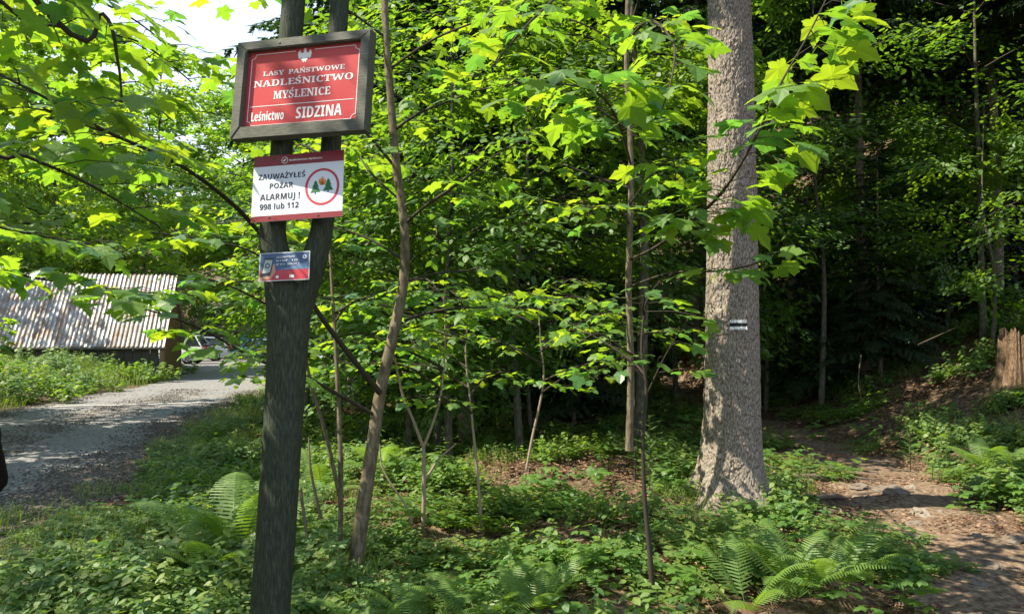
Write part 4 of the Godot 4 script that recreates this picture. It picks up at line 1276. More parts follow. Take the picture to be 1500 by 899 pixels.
func car_make(paint: Material, ln: float, tall: float, suv: bool) -> Node3D:
	# nose towards -x, wheels on y 0
	var root := Node3D.new()
	var hw := 0.88
	var st := [[0.0, 0.42, 0.62, 0.80], [0.03, 0.30, 0.72, 0.92], [0.10, 0.22, 0.80, 0.98], [0.30, 0.20, 0.93, 1.0], [0.42, 0.20, 0.97, 1.0], [0.70, 0.20, 0.99, 1.0], [0.90, 0.22, 1.0, 0.98], [0.97, 0.30, 0.97, 0.95], [1.0, 0.42, 0.85, 0.88]]
	var ring := [[-1.0, 0.0], [-1.0, 0.35], [-0.99, 0.62], [-0.93, 1.0], [0.93, 1.0], [0.99, 0.62], [1.0, 0.35], [1.0, 0.0]]
	var body := func(g: Geo, list: Array, shape: Array, top: float) -> void:
		for k in list.size() - 1:
			for j in shape.size():
				var q := []
				for e in [[k, j], [k, (j + 1) % shape.size()], [k + 1, (j + 1) % shape.size()], [k + 1, j]]:
					var s: Array = list[e[0]]
					var r: Array = shape[e[1]]
					q.append(Vector3((s[0] - 0.5) * ln, lerpf(s[1], s[2] * top, r[1]), r[0] * hw * s[3]))
				g.quad(q[0], q[1], q[2], q[3])
		for k in [0, list.size() - 1]:
			for j in range(1, shape.size() - 1):
				var q := []
				for e in [0, j, j + 1]: q.append(Vector3((list[k][0] - 0.5) * ln, lerpf(list[k][1], list[k][2] * top, shape[e][1]), shape[e][0] * hw * list[k][3]))
				g.tri(q[0], q[1], q[2])
	var g := Geo.new()
	body.call(g, st, ring, 1.0 if suv else 0.92)
	part("body", g.mesh(paint), root)
	var belt := 0.98 if suv else 0.90
	var gh := [[0.27, belt - 0.05, belt + 0.02, 0.90], [0.42, belt - 0.05, tall - 0.05, 0.84], [0.60, belt - 0.05, tall - 0.02, 0.83], [0.86 if suv else 0.80, belt - 0.05, tall - 0.06, 0.82], [0.965 if suv else 0.94, belt - 0.05, belt + 0.04, 0.88]]
	var gr := [[-1.0, 0.0], [-0.82, 0.97], [0.82, 0.97], [1.0, 0.0]]
	g = Geo.new()
	body.call(g, gh, gr, 1.0)
	part("window", g.mesh(M.car_glass), root)
	g = Geo.new()
	var rf := [[0.41, tall - 0.075, tall - 0.02, 0.72], [0.44, tall - 0.07, tall - 0.005, 0.74], [0.62, tall - 0.04, tall + 0.02, 0.73], [0.85 if suv else 0.79, tall - 0.08, tall - 0.02, 0.72], [0.88 if suv else 0.82, tall - 0.11, tall - 0.06, 0.70]]
	body.call(g, rf, [[-1.0, 0.0], [-0.95, 1.0], [0.95, 1.0], [1.0, 0.0]], 1.0)
	part("roof", g.mesh(paint), root)
	for sd in [-1.0, 1.0]:
		for p in [[0.27, 0.42, 0.0], [0.60, 0.60, 0.0], [0.955 if suv else 0.93, 0.86 if suv else 0.80, 0.0]]:
			g = Geo.new()
			tube(g, [Vector3((p[0] - 0.5) * ln, belt - 0.02, sd * hw * 0.895), Vector3((p[1] - 0.5) * ln, tall - 0.05, sd * hw * 0.70)], [0.045, 0.04], 6)
			part("pillar", g.mesh(paint), root)
		for wx in [0.18, 0.79]:
			g = Geo.new()
			var c := Vector3((wx - 0.5) * ln, 0.33, sd * (hw - 0.10))
			tube(g, [c + Vector3(0, 0, -0.11), c + Vector3(0, 0, -0.10), c + Vector3(0, 0, 0.10), c + Vector3(0, 0, 0.125)], [0.05, 0.33, 0.33, 0.29], 24)
			var wheel := part("wheel", g.mesh(M.tyre), root)
			g = Geo.new()
			var f: float = sd * 0.115
			plate(g, ellipse(c.x, c.y, 0.21, 0.21, 20), c.z + minf(f, f * 1.1), c.z + maxf(f, f * 1.1))
			part("rim", g.mesh(M.alloy), wheel)
			g = Geo.new()
			for k in 5:
				var an := TAU * k / 5
				plate(g, PackedVector2Array([Vector2(c.x + 0.05 * cos(an - 0.5), c.y + 0.05 * sin(an - 0.5)), Vector2(c.x + 0.18 * cos(an - 0.25), c.y + 0.18 * sin(an - 0.25)), Vector2(c.x + 0.18 * cos(an + 0.25), c.y + 0.18 * sin(an + 0.25)), Vector2(c.x + 0.05 * cos(an + 0.5), c.y + 0.05 * sin(an + 0.5))]), c.z + sd * 0.127, c.z + sd * 0.130)
			part("rim_gap", g.mesh(M.tyre), wheel)
		g = Geo.new()
		box(g, Vector3(ln * 0.46, 0.72, sd * hw * 0.72 - 0.16), Vector3(ln * 0.505, 0.98, sd * hw * 0.72 + 0.13), 0.02)
		part("tail_light", g.mesh(M.tail_red), root)
		g = Geo.new()
		box(g, Vector3(-ln * 0.49, 0.58, sd * hw * 0.66 - 0.16), Vector3(-ln * 0.44, 0.72, sd * hw * 0.66 + 0.14), 0.02)
		part("headlight", g.mesh(M.alloy), root)
		g = Geo.new()
		box(g, Vector3(-ln * 0.20, belt, sd * (hw + 0.02) - 0.06), Vector3(-ln * 0.16, belt + 0.14, sd * (hw + 0.02) + 0.10), 0.02)
		part("mirror", g.mesh(paint), root)
	g = Geo.new()
	box(g, Vector3(ln * 0.485, 0.32, -hw * 0.86), Vector3(ln * 0.515, 0.52, hw * 0.86), 0.03)
	part("bumper", g.mesh(M.tyre), root)
	return root

func build_cars() -> void:
	mat("car_white", Color(0.72, 0.73, 0.74), 0.25, 0.5)
	mat("car_silver", Color(0.46, 0.50, 0.56), 0.25, 0.5, 0.3)
	mat("car_blue", Color(0.07, 0.13, 0.33), 0.22, 0.5, 0.2)
	mat("car_glass", Color(0.02, 0.025, 0.03), 0.05, 0.8)
	mat("tyre", Color(0.015, 0.015, 0.016), 0.8, 0.3)
	mat("alloy", Color(0.50, 0.50, 0.51), 0.3, 0.5, 0.7)
	mat("tail_red", Color(0.40, 0.015, 0.018), 0.15, 0.6)
	for m in ["car_white", "car_silver", "car_blue"]:
		M[m].clearcoat_enabled = true
		M[m].clearcoat = 0.8
		M[m].clearcoat_roughness = 0.05
	var list := [
		["car_white", 4.6, 1.68, true, 306.0, 46.0, 0.06, "white off-road car parked next to the shed, tail outward"],
		["car_silver", 4.3, 1.55, true, 334.0, 51.0, 0.25, "silver estate car parked beyond the white car"],
		["car_blue", 4.2, 1.45, false, 352.0, 56.0, 0.3, "blue hatchback half hidden behind the silver car"],
		["car_blue", 4.3, 1.42, false, 425.0, 53.5, 2.9, "blue saloon standing apart on the open gravel"],
		["car_silver", 4.2, 1.45, false, 520.0, 50.0, 2.7, "pale silver car glimpsed behind the dark sign post"],
	]
	for c in list:
		var mk := car_make(M[c[0]], c[1], c[2], c[3])
		var x: float = (c[4] - 750.0) / FOCAL * c[5] - cos(c[6]) * c[1] / 2.0 * (1.0 if c[6] < 1.5 else -0.6)
		plant(mk, "parked_car", c[7], "car", "cars in the car park", Vector3(x, height(x, -c[5]) + 0.03, -c[5]), c[6], Vector3.ONE)
		mk.free()

# ------------------------------------------------------------------ herbs, ferns, litter
func herb_leaf(g: Geo, p: Vector3, dir: Vector3, up: Vector3, s: float, w := 0.32) -> void:
	var xf := turned(dir, up, p, s)
	var a := xf * Vector3(0, 0, 0); var b := xf * Vector3(0, -0.12, 1.0)
	var l := xf * Vector3(-w, 0.06, 0.45); var r := xf * Vector3(w, 0.06, 0.45)
	var m := xf * Vector3(0, -0.02, 0.48)
	g.tri(a, m, l); g.tri(l, m, b); g.tri(a, r, m); g.tri(r, b, m)

func herb_patch(kind: int) -> ArrayMesh:
	var am := ArrayMesh.new()
	var gs := [Geo.new(), Geo.new(), Geo.new()]
	match kind:
		0, 1:  # low small-leaved cover
			for k in 260:
				var p := Vector3(rng.randf_range(-0.4, 0.4), 0, rng.randf_range(-0.4, 0.4))
				var hh := rng.randf_range(0.02, 0.13)
				var g: Geo = gs[rng.randi() % 3]
				var n := rng.randi_range(3, 6)
				var a0 := rng.randf() * TAU
				for j in n:
					var d := flat_dir(a0 + TAU * j / n + rng.randf_range(-0.3, 0.3)) + Vector3(0, rng.randf_range(-0.1, 0.25), 0)
					herb_leaf(g, p + Vector3(0, hh, 0) + d * 0.008, d, Vector3.UP + jitter(0.4), rng.randf_range(0.028, 0.062), rng.randf_range(0.28, 0.45))
				if hh > 0.05: g.tri(p + Vector3(-0.0015, 0, 0), p + Vector3(0.0015, 0, 0), p + Vector3(0, hh, 0))
		2, 3:  # taller leafy stems
			for k in 46:
				var p := Vector3(rng.randf_range(-0.4, 0.4), 0, rng.randf_range(-0.4, 0.4))
				var hh := rng.randf_range(0.10, 0.22 + 0.22 * rng.randf())
				var lean := jitter(0.10); lean.y = 0
				var g: Geo = gs[rng.randi() % 3]
				g.tri(p + Vector3(-0.0025, 0, 0), p + Vector3(0.0025, 0, 0), p + lean + Vector3(0, hh, 0))
				g.tri(p + Vector3(0, 0, -0.0025), p + Vector3(0, 0, 0.0025), p + lean + Vector3(0, hh, 0))
				var n := 4 + int(hh * 10)
				var a0 := rng.randf() * TAU
				for j in n:
					var t := 0.3 + 0.7 * (j + 1.0) / n
					for s in 2:
						var d := flat_dir(a0 + j * PI / 2 + PI * s + rng.randf_range(-0.3, 0.3)) + Vector3(0, rng.randf_range(-0.3, 0.15), 0)
						add_leaf(g, OVAL, turned(d, Vector3.UP + jitter(0.35), p + (lean + Vector3(0, hh, 0)) * t, rng.randf_range(0.04, 0.105) * (1.15 - 0.4 * t)), rng.randf_range(0.2, 0.6), rng.randf_range(0.1, 0.45), rng.randf_range(0.8, 1.2))
		4, 5:  # grass
			for k in 300:
				var p := Vector3(rng.randf_range(-0.4, 0.4), 0, rng.randf_range(-0.4, 0.4))
				var hh := rng.randf_range(0.08, 0.30)
				var d := flat_dir(rng.randf() * TAU)
				var s := d.cross(Vector3.UP) * rng.randf_range(0.0016, 0.0032)
				var m := p + Vector3(0, hh * 0.65, 0) + d * hh * 0.18
				var e := p + Vector3(0, hh * rng.randf_range(0.6, 1.0), 0) + d * hh * rng.randf_range(0.3, 0.9)
				gs[0].tri(p - s, p + s, m + s); gs[0].tri(p - s, m + s, m - s); gs[0].tri(m - s, m + s, e)
		6, 7:  # fallen leaves and bits of twig
			for k in 240:
				var p := Vector3(rng.randf_range(-0.4, 0.4), rng.randf_range(0.004, 0.022), rng.randf_range(-0.4, 0.4))
				var d := flat_dir(rng.randf() * TAU) + Vector3(0, rng.randf_range(-0.25, 0.25), 0)
				herb_leaf(gs[rng.randi() % 3], p, d, Vector3.UP + jitter(0.55), rng.randf_range(0.015, 0.062), rng.randf_range(0.15, 0.42))
			for k in 40:
				var p := Vector3(rng.randf_range(-0.4, 0.4), 0.012, rng.randf_range(-0.4, 0.4))
				var d := flat_dir(rng.randf() * TAU) * rng.randf_range(0.05, 0.22)
				tube(gs[2], [p, p + d * 0.5 + Vector3(0, 0.006, 0), p + d], [0.003, 0.0028, 0.0015], 3)
		8:  # seedlings with lobed leaves
			for k in 16:
				var p := Vector3(rng.randf_range(-0.4, 0.4), 0, rng.randf_range(-0.4, 0.4))
				var hh := rng.randf_range(0.08, 0.28)
				var g: Geo = gs[rng.randi() % 2]
				g.tri(p + Vector3(-0.002, 0, 0), p + Vector3(0.002, 0, 0), p + Vector3(0, hh, 0))
				var a0 := rng.randf() * TAU
				for j in 4:
					var d := flat_dir(a0 + j * PI / 2) + Vector3(0, rng.randf_range(-0.15, 0.15), 0)
					add_leaf(g, MAPLE_LOW, turned(d, Vector3.UP + jitter(0.3), p + Vector3(0, hh - 0.02 * (j / 2), 0) + d * 0.03, rng.randf_range(0.05, 0.09)), 0.2, 0.2)
	var set: Array = [M.herb_a, M.herb_b, M.herb_c] if kind < 4 else ([M.grass, M.grass, M.grass] if kind < 6 else ([M.litter_a, M.litter_b, M.litter_c] if kind < 8 else [M.maple_a, M.maple_b, M.maple_c]))
	for k in 3:
		if gs[k].v.size() == 0: continue
		var arr := []
		arr.resize(Mesh.ARRAY_MAX)
		arr[Mesh.ARRAY_VERTEX] = gs[k].v
		arr[Mesh.ARRAY_INDEX] = gs[k].i
		am.add_surface_from_arrays(Mesh.PRIMITIVE_TRIANGLES, arr)
		am.surface_set_material(am.get_surface_count() - 1, set[k])
	return am

func lie(x: float, d: float, turn: float, s: float, lift := 0.0) -> Transform3D:
	# a transform lying on the slope of the ground
	var y := height(x, -d)
	var e := 0.25
	var up := Vector3(y - height(x + e, -d), e, y - height(x, -d + e)).normalized()
	var z := Vector3(sin(turn), 0, cos(turn))
	var xx := up.cross(z).normalized()
	return Transform3D(Basis(xx * s, up * s, xx.cross(up) * s), Vector3(x, y + lift, -d))

func build_herbs() -> void:
	var patch := []
	for k in 9: patch.append(herb_patch(k))
	var lists := []
	for k in 9: lists.append([])
	var far_lists := [[], [], []]
	var d := 2.0
	var cells := 0
	while d < 36.0:
		var step := 0.55 if d < 12 else (0.7 if d < 18 else 1.0)
		var x := -0.72 * d - 1.2
		while x < 0.72 * d + 1.2:
			var qx := x + rng.randf_range(-0.5, 0.5) * step
			var qd := d + rng.randf_range(-0.5, 0.5) * step
			x += step
			var size := step / 0.55 * rng.randf_range(0.85, 1.1)
			var near := road_near(qd)
			var road_gap := qx - near
			var far_gap := road_far(qd) - qx
			var path_gap := absf(qx - path_mid(qd)) - path_half(qd)
			if road_gap < 0.1 and far_gap < 0.15: continue
			var n := fn.get_noise_2d(qx * 9.0, qd * 9.0) + 0.5 * fn.get_noise_2d(qx * 31.0 + 99, qd * 31.0)
			var turn := rng.randf() * TAU
			if far_gap > 0.1:
				if qd > 8 and rng.randf() < 0.85: lists[[2, 3, 4, 2][rng.randi() % 4]].append(lie(qx, qd, turn, size * 1.15))
				continue
			if path_gap < 0.0:
				if rng.randf() < 0.6 + 0.5 * n: lists[6 + rng.randi() % 2].append(lie(qx, qd, turn, size * 0.8, 0.022))
				continue
			if rng.randf() < 0.7: lists[6 + rng.randi() % 2].append(lie(qx, qd, turn, size * 1.1))
			var bank := qx > path_mid(qd)
			var mound := exp(-(pow((qx - 1.0) / 1.9, 2) + pow((qd - 8.3) / 1.9, 2)))
			if road_gap < 1.1 and qd < 20:
				if road_gap > 0.1 and rng.randf() < 0.85: lists[4 + rng.randi() % 2].append(lie(qx, qd, turn, size * 0.85))
				if road_gap > 0.4 and rng.randf() < 0.8: lists[rng.randi() % 2].append(lie(qx, qd, turn, size * 0.9))
				if road_gap > 0.7 and rng.randf() < 0.5: lists[2 + rng.randi() % 2].append(lie(qx, qd, turn, size * 0.9))
				continue
			var thick := 0.80 - 0.75 * mound + 1.1 * n
			if bank: thick = 0.28 + 0.8 * n + (0.35 if qd < 9.0 else 0.0)
			if qd > 11.0 and not bank: thick = 0.5 + 0.7 * n
			if path_gap < 0.3: thick -= 0.5
			if rng.randf() < thick: lists[rng.randi() % 2].append(lie(qx, qd, turn, size))
			if (path_gap > 0.5 or qd > 10.0) and rng.randf() < thick * (0.55 if qx < -1.0 else (0.4 if qd < 4.6 or qx > 2.0 else 0.12)) + n * 0.7: lists[2 + rng.randi() % 2].append(lie(qx, qd, turn, size))
			if rng.randf() < 0.16: lists[8].append(lie(qx, qd, turn, size))
			if rng.randf() < 0.10 - n * 0.6: lists[4].append(lie(qx, qd, turn, size * 0.8))
		d += step
	var names := ["low_herbs", "low_herbs", "leafy_herbs", "leafy_herbs", "grass", "grass", "fallen_leaves", "fallen_leaves", "tree_seedlings"]
	var labels := ["small leaved green ground cover of the wood edge", "small leaved green ground cover of the wood edge", "taller leafy herbs along road verge and wood edge", "taller leafy herbs along road verge and wood edge", "thin green grass beside the gravel road", "thin green grass beside the gravel road", "brown fallen leaves and twigs on forest floor", "brown fallen leaves and twigs on forest floor", "tiny maple seedlings among the ground cover"]
	for k in 9:
		var o := scatter(names[k], patch[k], lists[k], self)
		tag(o, labels[k], ["herbs", "herbs", "herbs", "herbs", "grass", "grass", "leaf litter", "leaf litter", "seedlings"][k], "", "stuff")
	# loose gravel along both edges and the middle of the road
	var stones := []
	for k in 3:
		var g := Geo.new()
		for j in 60:
			var p := Vector3(rng.randfn(0, 0.17), 0.0, rng.randfn(0, 0.17))
			rock(g, p, rng.randf_range(0.004, 0.014), 5, 3)
		stones.append(g.mesh(M[["stone", "stone_dark", "stone_pale"][k]]))
	var sl := [[], [], []]
	for k in 2600:
		var qd := 1.5 + 22.0 * pow(rng.randf(), 1.3)
		var t := rng.randf()
		var a := road_near(qd)
		var b := road_far(qd)
		var qx := a + rng.randfn(-0.1, 0.28) if t < 0.62 else (lerpf(a, b, 0.5) + rng.randfn(0, 0.35) if t < 0.80 else b + rng.randfn(0, 0.3))
		sl[rng.randi() % 3].append(lie(qx, qd, rng.randf() * TAU, rng.randf_range(0.8, 1.5), 0.028))
	for k in 3:
		var o := scatter("gravel", stones[k], sl[k], self)
		tag(o, "loose broken gravel along the edges of the road", "gravel", "", "stuff")
	build_ferns()

func rock(g: Geo, c: Vector3, r: float, seg := 9, rows := 6, flat := 0.62) -> void:
	var first := g.v.size()
	var seed := rng.randf() * 100.0
	var sq := Vector3(rng.randf_range(0.75, 1.3), flat * rng.randf_range(0.7, 1.2), rng.randf_range(0.75, 1.3))
	var tmp := []
	for k in rows + 1:
		var a := PI * k / rows
		for j in seg:
			var b := TAU * j / seg + 0.3 * (k % 2)
			var d := Vector3(sin(a) * cos(b), cos(a), sin(a) * sin(b))
			var w := 1.0 + 0.55 * fn.get_noise_3d(d.x * 11 + seed, d.y * 11, d.z * 11)
			tmp.append(c + d * sq * r * w)
	for k in rows:
		for j in seg:
			var p: Vector3 = tmp[k * seg + j]; var q: Vector3 = tmp[k * seg + (j + 1) % seg]
			var s: Vector3 = tmp[(k + 1) * seg + j]; var t: Vector3 = tmp[(k + 1) * seg + (j + 1) % seg]
			if k > 0: g.tri(p, q, t)
			if k < rows - 1: g.tri(p, t, s)

func frond_mesh(n: int, ln: float, arch: float) -> ArrayMesh:
	# one fern frond: an arching midrib with toothed leaflets to both sides
	var g := Geo.new()
	var spine := func(t: float) -> Vector3: return Vector3(0.02 * sin(t * 5.0), sin(t * 1.35) * ln * arch - 0.22 * ln * t * t * t, t * ln * (1.0 - 0.12 * arch))
	for k in n:
		var t := 0.16 + 0.84 * (k + 0.5) / n
		var p: Vector3 = spine.call(t)
		var f: Vector3 = (spine.call(t + 0.02) - spine.call(t - 0.02)).normalized()
		var wide := ln * 0.23 * sin(clampf((1.03 - t) * 1.35, 0.0, 1.0) * PI / 2) * smoothstep(0.05, 0.36, t) * rng.randf_range(0.9, 1.08)
		var up := Vector3.RIGHT.cross(f).normalized() * -1.0
		for s in [-1.0, 1.0]:
			var d: Vector3 = (Vector3.RIGHT * s + f * 0.38 - up * 0.16).normalized()
			var hw := ln * 0.84 / n * 0.36
			var last_a := p - f * hw; var last_b := p + f * hw
			var teeth := 5
			for m in teeth:
				var u := (m + 1.0) / teeth
				var q := p + d * wide * u - up * wide * 0.10 * u * u
				var ww := hw * (1.0 - 0.72 * u)
				var na := q - f * ww; var nb := q + f * ww
				var mid := (last_a + last_b) * 0.5
				g.tri(last_a, na - f * ww * 0.4, q); g.tri(last_a, q, mid); g.tri(last_b, mid, q); g.tri(last_b, q, nb + f * ww * 0.4)
				last_a = na; last_b = nb
	var rib := []
	for k in 9: rib.append(spine.call(k / 8.0))
	tube(g, rib, taper(9, 0.004, 0.001), 4)
	g.n.clear(); g.uv.clear()
	return g.mesh(M.fern)

func build_ferns() -> void:
	var fr := [frond_mesh(28, 1.0, 0.55), frond_mesh(30, 1.0, 0.40), frond_mesh(26, 1.0, 0.72)]
	# foot x (px), distance, frond length, fronds
	var list := [
		[352, 5.6, 0.82, 9, "tall sunlit fern standing left of the sign post"], [318, 5.2, 0.62, 8, "low pale fern at the foot of the tall sunlit fern"],
		[700, 4.45, 0.48, 8, ""], [620, 4.3, 0.44, 7, ""], [785, 4.5, 0.46, 7, ""], [545, 4.3, 0.40, 6, ""],
		[1165, 5.0, 0.62, 9, "wide fern below the big spruce catching some sun"], [1230, 5.1, 0.55, 8, ""], [1090, 4.7, 0.5, 7, ""], 
		[905, 10.8, 0.55, 7, ""], [560, 8.6, 0.6, 8, ""], [470, 8.0, 0.6, 8, ""], [1440, 9.0, 0.55, 7, ""], [1490, 8.6, 0.5, 7, ""], [1370, 10.5, 0.5, 7, ""], [830, 12.0, 0.6, 7, ""], [720, 11.5, 0.6, 7, ""],
	]
	for f in list:
		var where := on_ground(f[0], f[1])
		var lab: String = f[4] if f[4] else ("green fern in the herbs near the footpath" if f[0] > 1000 else "green fern among the herbs of the wood edge")
		var root := thing("fern", lab, "fern", where, "ferns in the ground cover")
		var a0 := rng.randf() * TAU
		for k in f[3]:
			var a: float = a0 + TAU * k / f[3] + rng.randf_range(-0.25, 0.25)
			var s: float = f[2] * rng.randf_range(0.75, 1.12)
			var d := flat_dir(a)
			part("frond", fr[rng.randi() % 3], root, turned(d + Vector3(0, rng.randf_range(0.05, 0.35), 0), Vector3.UP, Vector3(0, 0.0, 0), s))

# ------------------------------------------------------------------ people
class Field:
	var lo: Vector3
	var n: Vector3i
	var s: float
	var f := PackedFloat32Array()
	var col := PackedInt32Array()
	var near := PackedFloat32Array()
	func setup(a: Vector3, b: Vector3, size: float) -> void:
		lo = a; s = size
		n = Vector3i(((b - a) / size).ceil()) + Vector3i.ONE * 2
		f.resize(n.x * n.y * n.z); f.fill(1.0)
		near.resize(f.size()); near.fill(9.0)
		col.resize(f.size())
	func bone(a: Vector3, b: Vector3, ra: float, rb: float, c: int, k := 0.03, squash := Vector3.ONE) -> void:
		var m := maxf(ra, rb) * 1.4 + k + s * 3
		var i0 := Vector3i(((a.min(b) - Vector3.ONE * m - lo) / s).floor()).clamp(Vector3i.ZERO, n - Vector3i.ONE)
		var i1 := Vector3i(((a.max(b) + Vector3.ONE * m - lo) / s).ceil()).clamp(Vector3i.ZERO, n - Vector3i.ONE)
		var ab := b - a
		var l2 := maxf(ab.length_squared(), 1e-8)
		for z in range(i0.z, i1.z + 1):
			for y in range(i0.y, i1.y + 1):
				for x in range(i0.x, i1.x + 1):
					var p := lo + Vector3(x, y, z) * s
					var t := clampf((p - a).dot(ab) / l2, 0.0, 1.0)
					var d := ((p - a - ab * t) / squash).length() - lerpf(ra, rb, t)
					var q := (z * n.y + y) * n.x + x
					var h := clampf(0.5 + 0.5 * (f[q] - d) / k, 0.0, 1.0)
					f[q] = lerpf(f[q], d, h) - k * h * (1.0 - h)
					if d < near[q]: near[q] = d; col[q] = c
	func surface(g: Geo, colors: Array) -> void:
		var at := {}
		var off := [0, 1, n.x, n.x + 1, n.x * n.y, n.x * n.y + 1, n.x * n.y + n.x, n.x * n.y + n.x + 1]
		for z in n.z - 1:
			for y in n.y - 1:
				for x in n.x - 1:
					var q := (z * n.y + y) * n.x + x
					var sum := Vector3.ZERO
					var cnt := 0
					var ins := 0
					for e in 8:
						if f[q + off[e]] < 0.0: ins += 1
					if ins == 0 or ins == 8: continue
					for e in 8:
						for b in [1, 2, 4]:
							if e & b: continue
							var va := f[q + off[e]]; var vb := f[q + off[e | b]]
							if (va < 0.0) == (vb < 0.0): continue
							var t := va / (va - vb)
							var pa := Vector3(e & 1, (e >> 1) & 1, e >> 2); var pb := Vector3((e | b) & 1, ((e | b) >> 1) & 1, (e | b) >> 2)
							sum += pa.lerp(pb, t); cnt += 1
					at[q] = g.v.size()
					g.v.push_back(lo + (Vector3(x, y, z) + sum / cnt) * s)
					g.n.push_back(Vector3(f[q + 1] - f[q], f[q + n.x] - f[q], f[q + n.x * n.y] - f[q]).normalized())
					g.c.push_back(colors[col[q]])
		var st := [1, n.x, n.x * n.y]
		for q in at:
			for ax in 3:
				var r: int = q + st[ax]
				if r >= f.size() or (f[q] < 0.0) == (f[r] < 0.0): continue
				var u: int = st[(ax + 1) % 3]; var w: int = st[(ax + 2) % 3]
				if not (at.has(q - u) and at.has(q - w) and at.has(q - u - w)): continue
				var a: int = at[q]; var b: int = at[q - u]; var c: int = at[q - u - w]; var d: int = at[q - w]
				if f[q] < 0.0: g.i.append_array(PackedInt32Array([a, c, b, a, d, c]))
				else: g.i.append_array(PackedInt32Array([a, b, c, a, c, d]))

func person(label: String, where: Vector3, turn: float, jacket: Color, trousers: Color, pose: Dictionary) -> Node3D:
	# colours: 0 jacket, 1 trousers, 2 skin, 3 shoes
	var colors := [jacket, trousers, Color(0.42, 0.25, 0.18), Color(0.02, 0.018, 0.016)]
	var root := thing("person", label, "person", where)
	root.rotation.y = turn
	var g := Geo.new()
	var b := Field.new()
	b.setup(Vector3(-0.55, -0.05, -0.5), Vector3(0.55, 1.56, 0.5), 0.022)
	b.bone(Vector3(0, 0.98, 0.01), Vector3(0, 1.12, 0), 0.145, 0.135, 0, 0.05, Vector3(1.1, 1, 0.82))
	b.bone(Vector3(0, 1.12, 0), Vector3(0, 1.34, 0.01), 0.135, 0.155, 0, 0.05, Vector3(1.1, 1, 0.8))
	b.bone(Vector3(-0.13, 1.40, 0.01), Vector3(0.13, 1.40, 0.01), 0.085, 0.085, 0, 0.05)
	b.bone(Vector3(0, 1.42, 0.01), Vector3(0, 1.55, -0.01), 0.062, 0.055, 2, 0.03)
	for s in [-1.0, 1.0]:
		var hip := Vector3(s * 0.09, 0.93, 0)
		var stride: float = pose.get("stride", 0.0) * s
		var knee := Vector3(s * 0.10, 0.51, -0.05 - stride * 0.55)
		var ankle := Vector3(s * 0.10, 0.09, 0.02 - stride)
		b.bone(hip, knee, 0.092, 0.066, 1, 0.04)
		b.bone(knee, ankle, 0.064, 0.048, 1, 0.02)
		b.bone(ankle + Vector3(0, -0.045, 0.03), ankle + Vector3(0, -0.05, -0.15), 0.046, 0.042, 3, 0.02)
		var key := "right" if s > 0 else "left"
		var el: Vector3 = pose.get(key + "_elbow", Vector3(s * 0.25, 1.12, 0.05))
		var wr: Vector3 = pose.get(key + "_wrist", Vector3(s * 0.24, 0.90, -0.09))
		b.bone(Vector3(s * 0.19, 1.39, 0.01), el, 0.070, 0.056, 0, 0.04)
		b.bone(el, wr, 0.055, 0.043, 0, 0.02)
		# hand with five fingers
		var dir := (wr - el).normalized()
		var inw := Vector3(-s, 0, 0)
		inw = (inw - dir * inw.dot(dir)).normalized()
		var across := dir.cross(inw)
		var hf := Field.new()
		hf.setup(wr - Vector3.ONE * 0.06, wr + dir * 0.1 + Vector3.ONE * 0.13, 0.006)
		hf.bone(wr - dir * 0.03, wr + dir * 0.02, 0.028, 0.026, 2, 0.01)
		for k in 4:
			var o := across * (k - 1.5) * 0.021
			hf.bone(wr + dir * 0.01 + o * 0.7, wr + dir * 0.085 + o, 0.016, 0.012, 2, 0.012)
			var ln: float = [0.032, 0.037, 0.034, 0.026][k]
			var k1 := wr + dir * 0.085 + o
			var k2 := k1 + (dir + inw * 0.35).normalized() * ln
			var k3 := k2 + (dir * 0.6 + inw * 0.8).normalized() * ln * 0.7
			hf.bone(k1, k2, 0.0105, 0.0095, 2, 0.004)
			hf.bone(k2, k3, 0.0095, 0.008, 2, 0.004)
		var th := wr + dir * 0.03 - across * 0.026
		hf.bone(th, th - across * 0.022 + dir * 0.03 + inw * 0.012, 0.014, 0.0115, 2, 0.008)
		hf.bone(th - across * 0.022 + dir * 0.03 + inw * 0.012, th - across * 0.024 + dir * 0.06 + inw * 0.02, 0.0115, 0.009, 2, 0.004)
		hf.surface(g, colors)
	b.surface(g, colors)
	var hd := Field.new()
	hd.setup(Vector3(-0.13, 1.48, -0.16), Vector3(0.13, 1.80, 0.14), 0.01)
	hd.bone(Vector3(0, 1.48, 0), Vector3(0, 1.56, 0), 0.055, 0.055, 2, 0.02)
	hd.bone(Vector3(0, 1.645, 0.0), Vector3(0, 1.675, -0.005), 0.086, 0.086, 2, 0.02, Vector3(0.88, 1.1, 1.08))
	hd.bone(Vector3(0, 1.565, -0.045), Vector3(0, 1.59, -0.05), 0.035, 0.045, 2, 0.03)
	hd.bone(Vector3(0, 1.65, -0.092), Vector3(0, 1.618, -0.108), 0.010, 0.014, 2, 0.012)
	for s in [-1.0, 1.0]: hd.bone(Vector3(s * 0.080, 1.655, 0.0), Vector3(s * 0.080, 1.62, 0.0), 0.016, 0.011, 2, 0.008, Vector3(0.6, 1, 1))
	hd.bone(Vector3(-0.02, 1.575, -0.090), Vector3(0.02, 1.575, -0.090), 0.008, 0.008, 2, 0.006)
	hd.surface(g, colors)
	part("body", g.mesh(M.person_cloth), root)
	var hg := Geo.new()
	var hr := Field.new()
	hr.setup(Vector3(-0.13, 1.56, -0.14), Vector3(0.13, 1.82, 0.15), 0.01)
	hr.bone(Vector3(0, 1.675, 0.022), Vector3(0, 1.70, 0.012), 0.088, 0.086, 0, 0.02, Vector3(0.92, 1.1, 1.05))
	hr.surface(hg, [Color(0.035, 0.022, 0.015)])
	part("hair", hg.mesh(M.person_cloth), root)
